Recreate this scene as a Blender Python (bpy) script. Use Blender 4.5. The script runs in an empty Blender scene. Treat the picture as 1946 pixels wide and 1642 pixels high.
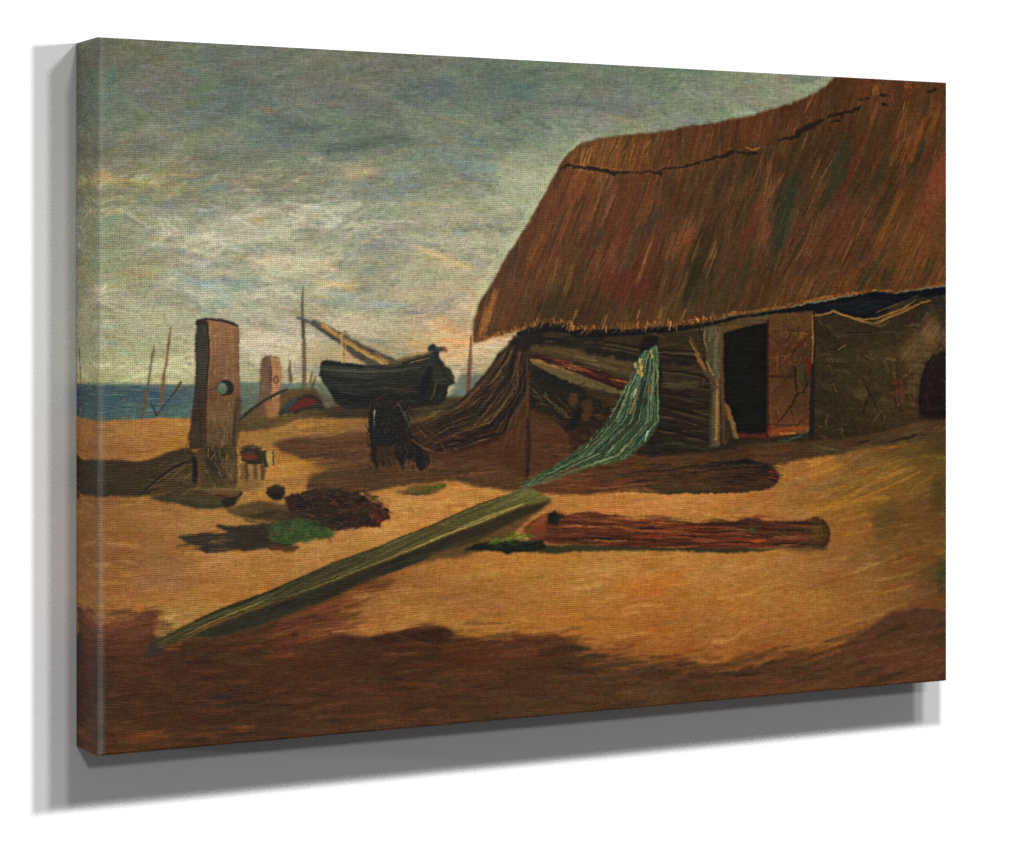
"""A canvas print of a thatched hut on a beach, hung on a white wall."""
# ---------------------------------------------------------------------------
#  PART 1 - the picture printed on the canvas, painted stroke by stroke (numpy)
#  Picture coordinates run over the sheet: PX0..PX1 across, PY0..PY1 down.
# ---------------------------------------------------------------------------
import math
import numpy as np

PX0, PY0, PX1, PY1 = 130, 56, 1818, 1450
PW, PH = PX1 - PX0, PY1 - PY0
rng = np.random.default_rng(7)
YY, XX = np.mgrid[0:PH, 0:PW].astype(np.float32)
XX += PX0
YY += PY0


def vnoise(cx, cy, seed, h=PH, w=PW):
    """smooth value noise in -1..1 with cells of cx by cy"""
    g = np.random.default_rng(seed)
    ny, nx = int(h / cy) + 3, int(w / cx) + 3
    t = g.uniform(-1, 1, (ny, nx)).astype(np.float32)
    ys, xs = np.arange(h) / cy, np.arange(w) / cx
    yi, xi = ys.astype(int), xs.astype(int)
    fy, fx = (ys - yi).astype(np.float32), (xs - xi).astype(np.float32)
    fy, fx = fy * fy * (3 - 2 * fy), fx * fx * (3 - 2 * fx)
    a = t[yi] * (1 - fy)[:, None] + t[yi + 1] * fy[:, None]
    return a[:, xi] * (1 - fx) + a[:, xi + 1] * fx


WX = vnoise(4, 3, 51) * .5 + vnoise(9, 7, 1) * .7 + vnoise(30, 30, 2) * .9
WY = vnoise(4, 3, 52) * .5 + vnoise(9, 7, 3) * .7 + vnoise(30, 30, 4) * .9
IMG = np.zeros((PH, PW, 3), np.float32)
BR = np.random.default_rng(11).uniform(-1, 1, 8192).astype(np.float32)   # bristle table


def C(*c):
    return np.array(c, np.float32)


def blur(m, r):
    r = int(round(r))
    if r < 1:
        return m
    for _ in range(2):
        for ax in (0, 1):
            p = np.pad(m, [(r + 1, r) if a == ax else (0, 0) for a in (0, 1)], mode='edge')
            c = np.cumsum(p, axis=ax, dtype=np.float64)
            n = m.shape[ax]
            if ax == 0:
                m = ((c[2 * r + 1:2 * r + 1 + n] - c[:n]) / (2 * r + 1)).astype(np.float32)
            else:
                m = ((c[:, 2 * r + 1:2 * r + 1 + n] - c[:, :n]) / (2 * r + 1)).astype(np.float32)
    return m


def poly_mask(pts, warp=2.0, soft=1.0):
    """(slice, mask) of a polygon with a hand-wobbled edge"""
    p = np.array(pts, np.float32)
    m = int(warp * 2 + soft * 3 + 3)
    x0 = max(int(p[:, 0].min()) - m - PX0, 0)
    x1 = min(int(p[:, 0].max()) + m - PX0, PW)
    y0 = max(int(p[:, 1].min()) - m - PY0, 0)
    y1 = min(int(p[:, 1].max()) + m - PY0, PH)
    sl = (slice(y0, y1), slice(x0, x1))
    x = XX[sl] + WX[sl] * warp
    y = YY[sl] + WY[sl] * warp
    ins = np.zeros(x.shape, bool)
    n = len(p)
    for i in range(n):
        ax, ay = p[i]
        bx, by = p[(i + 1) % n]
        if ay == by:
            continue
        c = (ay > y) != (by > y)
        ins ^= c & (x < (bx - ax) * (y - ay) / (by - ay) + ax)
    return sl, blur(ins.astype(np.float32), soft)


def field(pts, step=6, power=2.6):
    """colour field through control points (x, y, r, g, b)"""
    a = np.array(pts, np.float32)
    gx = np.arange(0, PW + step, step) + PX0
    gy = np.arange(0, PH + step, step) + PY0
    d = ((gx[None, :, None] - a[:, 0]) ** 2 * .55 + (gy[:, None, None] - a[:, 1]) ** 2 * 1.6 + 300.) ** (-power / 2)
    g = (d @ a[:, 2:]) / d.sum(-1, keepdims=True)
    ys, xs = np.arange(PH) / step, np.arange(PW) / step
    yi, xi = ys.astype(int), xs.astype(int)
    fy, fx = (ys - yi)[:, None, None], (xs - xi)[None, :, None]
    r = g[yi] * (1 - fy) + g[np.minimum(yi + 1, len(gy) - 1)] * fy
    r = r[:, xi] * (1 - fx) + r[:, np.minimum(xi + 1, len(gx) - 1)] * fx
    return r.astype(np.float32)


def fill(pts, col, warp=2.0, soft=1.0, op=1.0):
    sl, m = poly_mask(pts, warp, soft)
    c = col[sl] if isinstance(col, np.ndarray) and col.ndim == 3 else np.asarray(col, np.float32)
    m = (m * op)[..., None]
    IMG[sl] = IMG[sl] * (1 - m) + c * m
    return sl, m[..., 0]


CLIP = None


def stroke(x, y, ang, L, W, col, op=.8, bend=0., dry=.5, tone=10.):
    """one loaded-brush mark: centre, angle, length, width, bend; dry = how far the bristles split"""
    ca, sa = math.cos(ang), math.sin(ang)
    hx = abs(ca) * L / 2 + abs(sa) * W + abs(bend) * L * .3 + 2
    hy = abs(sa) * L / 2 + abs(ca) * W + abs(bend) * L * .3 + 2
    x0, x1 = max(int(x - hx) - PX0, 0), min(int(x + hx) + 1 - PX0, PW)
    y0, y1 = max(int(y - hy) - PY0, 0), min(int(y + hy) + 1 - PY0, PH)
    if x1 <= x0 or y1 <= y0:
        return
    sl = (slice(y0, y1), slice(x0, x1))
    dx, dy = XX[sl] - x, YY[sl] - y
    t = (dx * ca + dy * sa) / (L / 2)
    s = -dx * sa + dy * ca - bend * L * .25 * (t * t - .33)
    s = s / (W / 2)
    o = int(rng.integers(0, 8000))
    b = BR[o + np.clip((s * W * .45 + W).astype(np.int32), 0, 180)]
    edge = np.clip((1 - np.abs(s)) * W * .5, 0, 1)
    end = np.clip((1 - np.abs(t) + b * dry * .35) * L * .12, 0, 1)
    m = edge * end * np.clip(1 - dry * .5 + b * dry, 0, 1) * op
    if CLIP is not None:
        m = m * CLIP[sl]
    m = m[..., None]
    c = np.asarray(col, np.float32) + (b * tone)[..., None]
    IMG[sl] = IMG[sl] * (1 - m) + c * m


def line(pts, w, col, op=1., soft=.7, taper=True, rag=.4):
    """drawn line through points; w = width or list of widths"""
    p = np.array(pts, np.float32)
    ws = np.array(w if hasattr(w, '__len__') else [w] * len(p), np.float32)
    m_ = ws.max() + 4
    x0, x1 = max(int(p[:, 0].min() - m_) - PX0, 0), min(int(p[:, 0].max() + m_) - PX0, PW)
    y0, y1 = max(int(p[:, 1].min() - m_) - PY0, 0), min(int(p[:, 1].max() + m_) - PY0, PH)
    if x1 <= x0 or y1 <= y0:
        return
    sl = (slice(y0, y1), slice(x0, x1))
    x, y = XX[sl] + WX[sl] * rag, YY[sl] + WY[sl] * rag
    best = np.full(x.shape, -1e9, np.float32)
    for i in range(len(p) - 1):
        ax, ay = p[i]
        bx, by = p[i + 1]
        l2 = max((bx - ax) ** 2 + (by - ay) ** 2, 1e-3)
        t = np.clip(((x - ax) * (bx - ax) + (y - ay) * (by - ay)) / l2, 0, 1)
        d = np.hypot(x - ax - t * (bx - ax), y - ay - t * (by - ay))
        best = np.maximum(best, (ws[i] * (1 - t) + ws[i + 1] * t) / 2 - d)
    m = np.clip(best / soft + .5, 0, 1) * op
    if CLIP is not None:
        m = m * CLIP[sl]
    m = m[..., None]
    IMG[sl] = IMG[sl] * (1 - m) + np.asarray(col, np.float32) * m


def full(sl, m):
    f = np.zeros((PH, PW), np.float32)
    f[sl] = m
    return f


def scatter(mask, n, ang, L, W, col, jit=10., op=.5, bend=0., dry=.6, hue=6., tone=8., angj=.12, accents=(), pa=0.):
    """n brush marks over a mask; col = field or colour, ang = number or field function"""
    global CLIP
    ys, xs = np.nonzero(mask > .5)
    if len(ys) == 0:
        return
    CLIP = mask
    idx = rng.integers(0, len(ys), n)
    for k in idx:
        yi, xi = ys[k], xs[k]
        x, y = xi + PX0, yi + PY0
        c = col[yi, xi] if isinstance(col, np.ndarray) and col.ndim == 3 else np.asarray(col, np.float32)
        c = c + rng.normal(0, jit) + rng.normal(0, hue, 3)
        if pa and rng.random() < pa:
            a = accents[int(rng.integers(0, len(accents)))]
            q = rng.uniform(.35, .9)
            c = c * (1 - q) + np.asarray(a, np.float32) * q
        a_ = ang(x, y) if callable(ang) else ang
        stroke(x, y, a_ + rng.normal(0, angj), rng.uniform(*L), rng.uniform(*W), c, op * rng.uniform(.6, 1.2),
               bend + rng.normal(0, .08), dry, tone)
    CLIP = None


def ell(cx, cy, rx, ry, n=20, a0=0., a1=2 * math.pi):
    return [(cx + rx * math.cos(a0 + (a1 - a0) * i / n), cy + ry * math.sin(a0 + (a1 - a0) * i / n)) for i in range(n)]


def seg(pts, n, w, cols, op=.8, dev=2., ln=(.15, .4), tone=8, dry=.5):
    """n marks laid along a polyline, cols picked at random"""
    p = np.array(pts, np.float32)
    d = np.hypot(*np.diff(p, axis=0).T)
    cum = np.concatenate([[0], np.cumsum(d)])
    for _ in range(n):
        s = rng.uniform(0, cum[-1])
        i = min(int(np.searchsorted(cum, s, side='right')) - 1, len(d) - 1)
        q = p[i] + (p[i + 1] - p[i]) * (s - cum[i]) / d[i]
        a = math.atan2(*(p[i + 1] - p[i])[::-1])
        c = np.asarray(cols[int(rng.integers(0, len(cols)))], np.float32) + rng.normal(0, 6)
        stroke(q[0] - math.sin(a) * rng.normal(0, dev), q[1] + math.cos(a) * rng.normal(0, dev), a + rng.normal(0, .06),
               cum[-1] * rng.uniform(*ln), rng.uniform(*w) if hasattr(w, '__len__') else w, c, op, rng.normal(0, .05), dry, tone)
THREAD_X, THREAD_Y = .0027, .0025          # thread pitch of the cloth, metres
WOB = .004
INK_WEAVE = .33
PRINT_GAIN = .76
SATUR, TONE_GAIN, TONE_GAMMA = .97, 1.02, 1.24
AMBIENT = .10
SIDE_E = .42
FOLD_HIGHLIGHT = .13
# name, x, height above the lower edge, distance, share of white, bulb radius
LAMPS = [('near_lamp', .61, .86, .862, .55, .05), ('middle_lamp', .75, 1.60, 1.71, .25, .11),
         ('far_lamp', .87, 5.5, 5.9, .13, .4), ('low_lamp', -1.6, 2.9, 8.0, .10, .3)]
# ---- sky -------------------------------------------------------------------
SKY = field([
    (160, 100, 106, 108, 90), (250, 110, 112, 115, 94), (450, 120, 108, 114, 100), (620, 130, 116, 120, 100), (800, 135, 112, 120, 102),
    (960, 150, 106, 122, 106), (1100, 150, 118, 130, 108), (1260, 150, 118, 136, 114), (1400, 160, 132, 142, 118), (1540, 170, 144, 152, 124),
    (170, 200, 106, 126, 106), (300, 200, 118, 122, 106), (450, 190, 104, 120, 106), (560, 220, 112, 124, 114), (660, 200, 112, 120, 108),
    (820, 170, 106, 118, 114), (980, 200, 110, 126, 112), (1150, 200, 120, 126, 112), (1300, 200, 132, 140, 120), (1440, 210, 152, 160, 132),
    (170, 300, 118, 122, 102), (260, 270, 122, 124, 108), (400, 280, 122, 128, 108), (500, 250, 104, 122, 112), (640, 260, 110, 126, 106),
    (700, 260, 110, 124, 104), (820, 270, 130, 138, 116), (960, 280, 138, 146, 122), (1080, 260, 142, 154, 134), (1200, 265, 150, 160, 130),
    (180, 350, 138, 134, 98), (300, 340, 140, 138, 100), (420, 370, 138, 140, 116), (540, 340, 128, 132, 110), (620, 340, 136, 142, 122),
    (680, 325, 160, 154, 124), (770, 340, 132, 142, 122), (900, 310, 134, 150, 132), (1030, 330, 162, 170, 138), (1000, 400, 166, 172, 138),
    (170, 420, 126, 138, 106), (300, 430, 146, 148, 122), (420, 430, 148, 152, 132), (520, 420, 152, 154, 124), (640, 400, 150, 158, 138),
    (760, 400, 152, 156, 130), (880, 390, 150, 154, 122), (960, 470, 164, 168, 132), (860, 460, 162, 160, 134), (720, 450, 142, 150, 138),
    (170, 510, 134, 146, 110), (260, 520, 154, 152, 118), (380, 520, 156, 160, 140), (480, 540, 150, 158, 140), (560, 510, 170, 166, 130),
    (650, 520, 160, 158, 124), (760, 530, 164, 160, 130), (860, 500, 176, 166, 128), (930, 530, 178, 172, 136), (400, 560, 140, 156, 148),
    (170, 600, 140, 146, 112), (260, 610, 154, 156, 122), (340, 600, 164, 164, 132), (500, 610, 172, 168, 136), (620, 600, 164, 158, 122),
    (720, 590, 160, 162, 138), (820, 590, 170, 164, 138), (880, 580, 186, 164, 132), (640, 560, 152, 156, 132), (700, 640, 172, 160, 130),
    (170, 690, 150, 154, 112), (260, 700, 162, 164, 122), (340, 690, 166, 164, 126), (480, 660, 182, 168, 140), (540, 650, 178, 168, 142),
    (600, 690, 174, 160, 118), (700, 665, 178, 160, 112), (800, 650, 182, 158, 110), (870, 640, 192, 158, 104), (890, 690, 168, 152, 118),
    (160, 722, 172, 166, 112), (300, 718, 172, 166, 116), (480, 715, 170, 164, 124), (930, 650, 180, 154, 118)])
BASE = field([(0, 0, 110, 70, 40), (1800, 1400, 90, 60, 36)])
IMG[:] = SKY
ONE = np.ones((PH, PW), np.float32)
skym = full(*poly_mask([(120, 50), (1620, 50), (1592, 150), (1540, 184), (1440, 218), (1240, 256), (1101, 278), (1060, 326), (895, 640), (1000, 640),
                        (900, 745), (120, 745)], 0, 0))
CLOUD = vnoise(150, 62, 71) * .6 + vnoise(64, 28, 72) * .7 + vnoise(28, 15, 73) * .35       # cloud banks, light and dark
SWIRL = vnoise(130, 70, 74) * .8 + vnoise(50, 36, 75) * .5                                    # the way the brush turned


def sky_ang(x, y):
    return float(SWIRL[min(max(int(y - PY0), 0), PH - 1), min(max(int(x - PX0), 0), PW - 1)]) * .75 - .03


bank = np.clip((YY - 150) / 250, .45, 1)
SKYC = SKY + (CLOUD * 17 * bank)[..., None] * C(1.05, .98, .82)
scatter(skym, 2600, sky_ang, (34, 90), (9, 20), SKYC, jit=6, op=.6, hue=4, tone=9, angj=.15, dry=.75,
        accents=[(92, 108, 112), (104, 126, 110), (140, 128, 120), (140, 134, 96)], pa=.16)
scatter(skym * (YY > 300), 1500, sky_ang, (18, 56), (4, 10), SKYC, jit=8, op=.6, hue=4, tone=13, angj=.3, dry=.8,
        accents=[(190, 176, 136), (178, 164, 140), (126, 142, 140), (182, 178, 148), (166, 148, 98)], pa=.26)
scatter(skym * (YY < 340), 800, sky_ang, (14, 44), (4, 9), SKYC, jit=7, op=.5, hue=5, tone=11, angj=.5, dry=.8,
        accents=[(84, 104, 110), (98, 122, 102), (124, 124, 118), (130, 132, 98)], pa=.36)
# cream scumbles on the cloud tops, blue-grey in the gaps between
scatter(skym * (YY > 330) * (CLOUD > .25), 420, sky_ang, (20, 60), (3, 8), C(196, 188, 154), jit=9, op=.5, hue=4, tone=14, angj=.3, dry=.9)
scatter(skym * (YY > 240) * (CLOUD < -.35), 300, sky_ang, (20, 60), (4, 10), C(124, 138, 138), jit=7, op=.45, hue=4, tone=10, angj=.25, dry=.8)


def dabs(lst):
    for (x, y, L, W, a, c, op) in lst:
        for _ in range(max(3, int(W / 3))):
            stroke(x + rng.normal(0, L * .12), y + rng.normal(0, W * .28), a + rng.normal(0, .12), L * rng.uniform(.6, 1),
                   W * rng.uniform(.3, .55), np.array(c) + rng.normal(0, 7), op * rng.uniform(.6, 1.), rng.normal(0, .1), .7, 10)


dabs([(210, 145, 40, 22, -.9, (92, 124, 116), .55), (190, 180, 70, 22, -.2, (96, 128, 106), .55), (300, 178, 120, 14, -.1, (102, 124, 114), .4),
      (390, 170, 50, 34, -.5, (104, 132, 96), .5), (440, 180, 70, 36, .1, (98, 114, 112), .45), (395, 215, 120, 24, -.3, (96, 116, 116), .5),
      (500, 205, 34, 10, .05, (160, 132, 104), .55), (300, 120, 60, 20, 0, (118, 118, 96), .5), (700, 200, 100, 26, 0, (112, 116, 112), .5),
      (620, 180, 60, 26, 0, (112, 120, 118), .5), (310, 128, 10, 6, 0, (148, 104, 76), .5), (470, 235, 90, 22, .25, (120, 134, 104), .4),
      (440, 255, 60, 10, .6, (160, 152, 110), .5), (480, 280, 70, 16, .5, (136, 136, 110), .5), (520, 270, 100, 30, -.1, (106, 122, 112), .5),
      (255, 345, 110, 16, .06, (172, 156, 92), .6), (330, 350, 80, 18, .25, (158, 144, 94), .55), (200, 340, 30, 30, .2, (166, 144, 90), .5),
      (215, 400, 34, 14, 0, (172, 146, 84), .5), (445, 342, 44, 10, -.1, (166, 140, 108), .5), (392, 404, 40, 12, -.1, (84, 122, 138), .75),
      (370, 408, 60, 8, -.1, (120, 136, 140), .5), (310, 450, 60, 10, -.2, (176, 146, 80), .5), (495, 420, 40, 22, .3, (170, 152, 92), .5),
      (676, 322, 62, 24, -.1, (180, 166, 124), .5), (692, 333, 50, 6, -.35, (196, 160, 110), .55), (656, 318, 26, 8, .2, (186, 154, 104), .5), (668, 340, 50, 5, .1, (186, 150, 108), .5),
      (900, 268, 60, 16, .1, (104, 128, 134), .55), (910, 318, 80, 20, .1, (124, 150, 146), .55), (820, 160, 90, 30, 0, (100, 112, 114), .5),
      (840, 180, 60, 20, -.5, (92, 110, 112), .45), (990, 165, 90, 26, 0, (96, 124, 120), .5), (1300, 132, 120, 18, .05, (98, 134, 114), .5),
      (1095, 145, 50, 16, 0, (98, 132, 112), .5), (1130, 200, 150, 34, 0, (114, 120, 116), .5), (1180, 225, 60, 16, 0, (160, 152, 112), .5),
      (860, 225, 60, 12, 0, (168, 150, 116), .5), (720, 372, 60, 12, 0, (132, 156, 158), .5), (630, 370, 80, 16, 0, (152, 160, 150), .5),
      (800, 390, 60, 14, .1, (172, 158, 112), .5), (700, 390, 90, 12, -.05, (156, 144, 108), .5), (880, 350, 90, 14, 0, (158, 152, 108), .5),
      (415, 405, 260, 24, .02, (148, 150, 138), .3), (260, 525, 100, 20, -.15, (166, 148, 92), .5), (290, 510, 40, 12, -.5, (170, 146, 88), .5),
      (600, 505, 70, 24, 0, (190, 172, 116), .5), (645, 540, 80, 14, .05, (200, 174, 108), .55), (610, 562, 60, 16, .05, (186, 160, 102), .55),
      (840, 490, 110, 20, .15, (194, 176, 124), .55), (860, 500, 60, 12, .1, (198, 186, 136), .5), (560, 540, 80, 16, .05, (156, 162, 150), .5),
      (640, 565, 100, 20, .1, (140, 152, 146), .5), (560, 470, 40, 24, -.2, (176, 170, 146), .5), (480, 520, 140, 18, -.1, (182, 172, 136), .5),
      (425, 545, 90, 16, .1, (132, 152, 150), .55), (380, 540, 60, 12, .1, (128, 150, 152), .5), (470, 430, 150, 40, -.12, (176, 174, 150), .5), (620, 400, 120, 26, -.1, (172, 174, 152), .5), (560, 500, 160, 34, .06, (186, 178, 142), .55), (520, 660, 110, 60, .1, (188, 176, 146), .5), (700, 620, 160, 40, .02, (176, 166, 138), .45), (790, 560, 120, 30, .05, (178, 166, 132), .45), (300, 620, 160, 60, .05, (164, 164, 130), .4), (850, 400, 120, 40, -.05, (166, 166, 136), .4), (990, 340, 90, 60, .2, (166, 172, 142), .4), (480, 300, 120, 30, -.2, (118, 122, 106), .4), (690, 275, 160, 40, -.2, (96, 110, 96), .45), (560, 240, 120, 30, .2, (94, 108, 104), .4), (740, 575, 90, 18, 0, (148, 158, 148), .5),
      (540, 585, 40, 8, 0, (200, 158, 116), .5), (850, 620, 70, 22, .15, (188, 150, 112), .55), (880, 640, 60, 14, .1, (198, 150, 92), .6),
      (900, 585, 40, 30, .6, (192, 162, 124), .5), (850, 665, 110, 16, -.1, (190, 154, 96), .5), (640, 690, 120, 16, .05, (178, 154, 98), .4),
      (700, 600, 80, 14, 0, (176, 160, 132), .5), (460, 600, 90, 30, .1, (170, 166, 140), .45), (560, 620, 70, 30, .4, (174, 166, 144), .45),
      (870, 445, 14, 20, 1.2, (140, 164, 168), .5), (1040, 395, 16, 60, 1.1, (156, 172, 140), .3), (570, 480, 60, 20, 0, (150, 156, 146), .5)])

for k in range(90):      # peach light low beside the roof, cream on the cloud banks at centre left
    x, y = 868 + rng.normal(0, 34), 648 + rng.normal(0, 26)
    CLIP = skym
    stroke(x, y, rng.normal(-.1, .3), rng.uniform(20, 60), rng.uniform(4, 10), [C(204, 164, 112), C(208, 172, 128), C(196, 160, 122), C(212, 158, 96)][k % 4] + rng.normal(0, 6), .42, rng.normal(0, .15), .8, 10)
for k in range(150):
    x, y = [(480, 420), (420, 470), (600, 405), (560, 500), (660, 430), (500, 650), (330, 450)][k % 7]
    stroke(x + rng.normal(0, 44), y + rng.normal(0, 15), rng.normal(-.08, .3), rng.uniform(24, 70), rng.uniform(5, 13), C(188, 186, 164) + rng.normal(0, 7), .4, rng.normal(0, .2), .85, 12)
CLIP = None
# pale rim of sky along the roof slope
seg([(1094, 276), (1052, 335), (1004, 418), (930, 530), (898, 600)], 60, (5, 10), [(172, 180, 140), (160, 174, 140), (184, 178, 138)], .4, 5, (.08, .2))

# ---- sea -------------------------------------------------------------------
SEA = field([(150, 745, 58, 84, 88), (250, 745, 64, 88, 94), (300, 752, 62, 86, 100), (350, 745, 78, 98, 98), (160, 785, 62, 88, 86),
             (250, 785, 84, 106, 102), (340, 785, 92, 110, 100), (480, 745, 104, 116, 96), (480, 775, 96, 106, 84), (420, 740, 96, 112, 98), (560, 745, 104, 114, 94), (600, 745, 108, 116, 98), (880, 730, 112, 126, 108)])
seam = full(*fill([(120, 729), (240, 728), (360, 731), (460, 727), (620, 730), (660, 800), (300, 806), (120, 806)], SEA, .8, .8))
scatter(seam, 420, 0., (16, 46), (2.5, 5), SEA, jit=8, op=.6, hue=6, tone=12, angj=.05, accents=[(60, 84, 100), (112, 114, 90), (96, 116, 104), (80, 96, 92)], pa=.45)
fill([(868, 728), (880, 710), (905, 712), (960, 700), (985, 715), (960, 765), (840, 770)], C(108, 122, 104), 2, 3)
fill([(120, 727), (360, 728), (360, 731), (120, 731)], C(176, 164, 116), .6, 1, .6)
scatter(seam * (YY < 742), 60, 0., (20, 60), (2, 4), C(128, 138, 116), jit=8, op=.4)
for k in range(60):      # clutter where the sea meets the sand
    stroke(rng.uniform(150, 360), 797 + rng.normal(0, 4), rng.normal(0, .15), rng.uniform(8, 30), rng.uniform(1.5, 4), [C(98, 84, 54), C(70, 72, 58), C(120, 96, 58)][k % 3], .5)
for k in range(24):
    stroke(rng.uniform(258, 320), 786 + rng.normal(0, 7), rng.normal(0, .5), rng.uniform(6, 18), rng.uniform(2, 4), [C(86, 76, 52), C(64, 64, 50), C(128, 100, 60)][k % 3], .6)
line([(455, 733), (500, 729)], 5, C(92, 124, 96), .7)
line([(545, 732), (612, 732)], 8, C(96, 124, 104), .7)

# ---- sand: all of the lower picture -----------------------------------------
SAND = field([
    (150, 820, 150, 104, 56), (250, 820, 166, 118, 66), (330, 815, 176, 126, 68), (330, 845, 166, 114, 52), (200, 855, 150, 102, 58),
    (480, 835, 160, 116, 62), (620, 805, 160, 114, 62), (560, 815, 166, 120, 68), (620, 845, 104, 72, 42), (560, 890, 186, 132, 62), (520, 905, 186, 134, 70),
    (640, 880, 112, 78, 44), (700, 860, 92, 62, 38), (160, 960, 138, 92, 48), (200, 1000, 146, 98, 52), (300, 980, 160, 112, 66), (400, 985, 168, 122, 72),
    (200, 1060, 140, 94, 58), (290, 1060, 148, 102, 64), (330, 1080, 162, 112, 64), (440, 1080, 172, 122, 70), (600, 1050, 186, 136, 82), (500, 1100, 170, 118, 62),
    (180, 1120, 152, 102, 54), (300, 1130, 168, 116, 58), (420, 1130, 172, 120, 62), (250, 1160, 156, 104, 54), (330, 1180, 170, 130, 80),
    (700, 1010, 190, 136, 80), (760, 960, 192, 138, 80), (860, 950, 196, 138, 76), (800, 990, 190, 134, 76), (920, 935, 186, 130, 74),
    (1100, 945, 190, 128, 70), (1250, 950, 196, 134, 78), (1350, 950, 188, 128, 70), (1450, 960, 176, 116, 64), (1530, 940, 160, 112, 62),
    (1560, 890, 172, 116, 62), (1640, 880, 138, 100, 54), (1720, 860, 118, 86, 46), (1790, 850, 96, 76, 40), (1790, 900, 128, 98, 48), (1700, 900, 158, 114, 56),
    (1640, 930, 146, 104, 56), (1780, 950, 120, 86, 46), (1620, 970, 160, 110, 54), (1720, 990, 128, 88, 46), (1620, 1010, 166, 112, 58), (1790, 1010, 126, 88, 48),
    (1640, 1060, 158, 110, 68), (1740, 1060, 138, 90, 46), (1795, 1090, 92, 76, 42), (1720, 1110, 150, 100, 60), (1660, 1130, 166, 112, 62), (1795, 1140, 126, 80, 42),
    (1500, 1080, 172, 120, 66), (1400, 1080, 180, 126, 70), (1300, 1070, 186, 130, 74), (1200, 1060, 180, 126, 72), (1100, 1060, 178, 124, 66), (1000, 1070, 186, 128, 62),
    (900, 1080, 178, 122, 64), (880, 1140, 156, 106, 58), (980, 1130, 166, 114, 66), (1100, 1120, 180, 124, 66), (1240, 1120, 182, 116, 54), (1400, 1140, 180, 120, 62),
    (1550, 1150, 176, 118, 62), (1000, 1180, 176, 118, 58), (1120, 1190, 176, 114, 54), (1260, 1200, 170, 108, 54), (1400, 1200, 168, 108, 56), (1550, 1200, 164, 106, 54),
    (760, 1140, 166, 116, 66), (800, 1175, 172, 120, 64), (700, 1170, 156, 104, 58), (640, 1150, 124, 76, 42), (720, 1100, 142, 92, 50), (860, 1185, 172, 118, 60),
    (1200, 1240, 152, 96, 48), (1320, 1235, 156, 96, 48), (1450, 1230, 150, 96, 48)])
sandm = full(*fill([(120, 801), (235, 798), (300, 794), (362, 796), (470, 790), (560, 775), (640, 778), (760, 785), (900, 760), (1830, 760), (1830, 1460), (120, 1460)],
                   SAND, 1.2, 1))
scatter(sandm, 2600, lambda x, y: -.05 - .45 * max(0, min(1, (x - 1350) / 300)) * (y < 980) - .25 * max(0, min(1, (x - 1000) / 500)) * (y > 1040),
        (24, 80), (4, 10), SAND, jit=8, op=.55, hue=5, tone=10, angj=.08,
        accents=[(196, 136, 62), (132, 94, 62), (160, 96, 54), (198, 150, 96)], pa=.25)
dabs([(300, 1090, 120, 60, -.1, (150, 104, 72), .3), (620, 880, 10, 6, 0, (190, 130, 60), .3), (930, 1172, 120, 12, 0, (182, 122, 40), .5),
      (1660, 920, 150, 14, -.42, (196, 136, 56), .65), (1600, 955, 150, 20, -.3, (186, 128, 52), .55), (1700, 885, 120, 8, -.35, (180, 128, 56), .5),
      (1780, 866, 70, 10, -.15, (148, 112, 44), .5), (1560, 880, 60, 30, -.3, (190, 128, 62), .5), (1690, 850, 60, 18, -.1, (164, 108, 46), .5),
      (1790, 940, 40, 60, 1.4, (104, 82, 46), .5), (1680, 985, 60, 60, -.4, (116, 88, 48), .45), (1580, 915, 90, 26, -.25, (140, 104, 62), .45),
      (1795, 1095, 16, 60, 1.5, (78, 74, 44), .6), (1760, 1045, 80, 16, -.1, (160, 104, 44), .4), (1480, 1048, 140, 10, -.02, (180, 126, 44), .55),
      (1390, 1052, 60, 10, 0, (178, 120, 40), .5), (1600, 1062, 30, 10, 0, (196, 156, 112), .5), (1560, 1066, 120, 8, -.1, (176, 124, 72), .5),
      (1240, 1110, 120, 30, -.1, (188, 116, 48), .4), (1150, 1080, 150, 30, -.05, (188, 138, 82), .35), (430, 1068, 120, 30, -.1, (176, 126, 74), .4),
      (315, 1178, 50, 22, -.3, (180, 146, 96), .55), (270, 1185, 30, 40, 1.2, (176, 104, 44), .5), (330, 1010, 80, 20, 0, (168, 122, 74), .4)])
# ---- cast shadows painted on the sand -----------------------------------------
SHD = field([(150, 890, 50, 42, 28), (165, 905, 60, 44, 26), (230, 890, 72, 52, 32), (300, 880, 70, 54, 32), (160, 928, 62, 46, 28), (240, 925, 66, 50, 32),
             (320, 905, 62, 46, 28), (340, 930, 82, 62, 38)])
m1 = full(*fill([(120, 872), (175, 873), (262, 877), (300, 868), (335, 856), (356, 850), (372, 860), (372, 930), (300, 940), (262, 944), (120, 942)], SHD, 2, 1.5))
scatter(m1, 130, -.08, (20, 60), (3, 8), SHD, jit=7, op=.6, hue=4)
fill([(120, 907), (165, 906), (192, 910), (186, 915), (120, 914)], C(138, 92, 44), 1, 1, .8)
fill([(120, 876), (160, 874), (180, 884), (172, 898), (120, 902)], C(36, 32, 24), 2, 2, .85)

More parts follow.
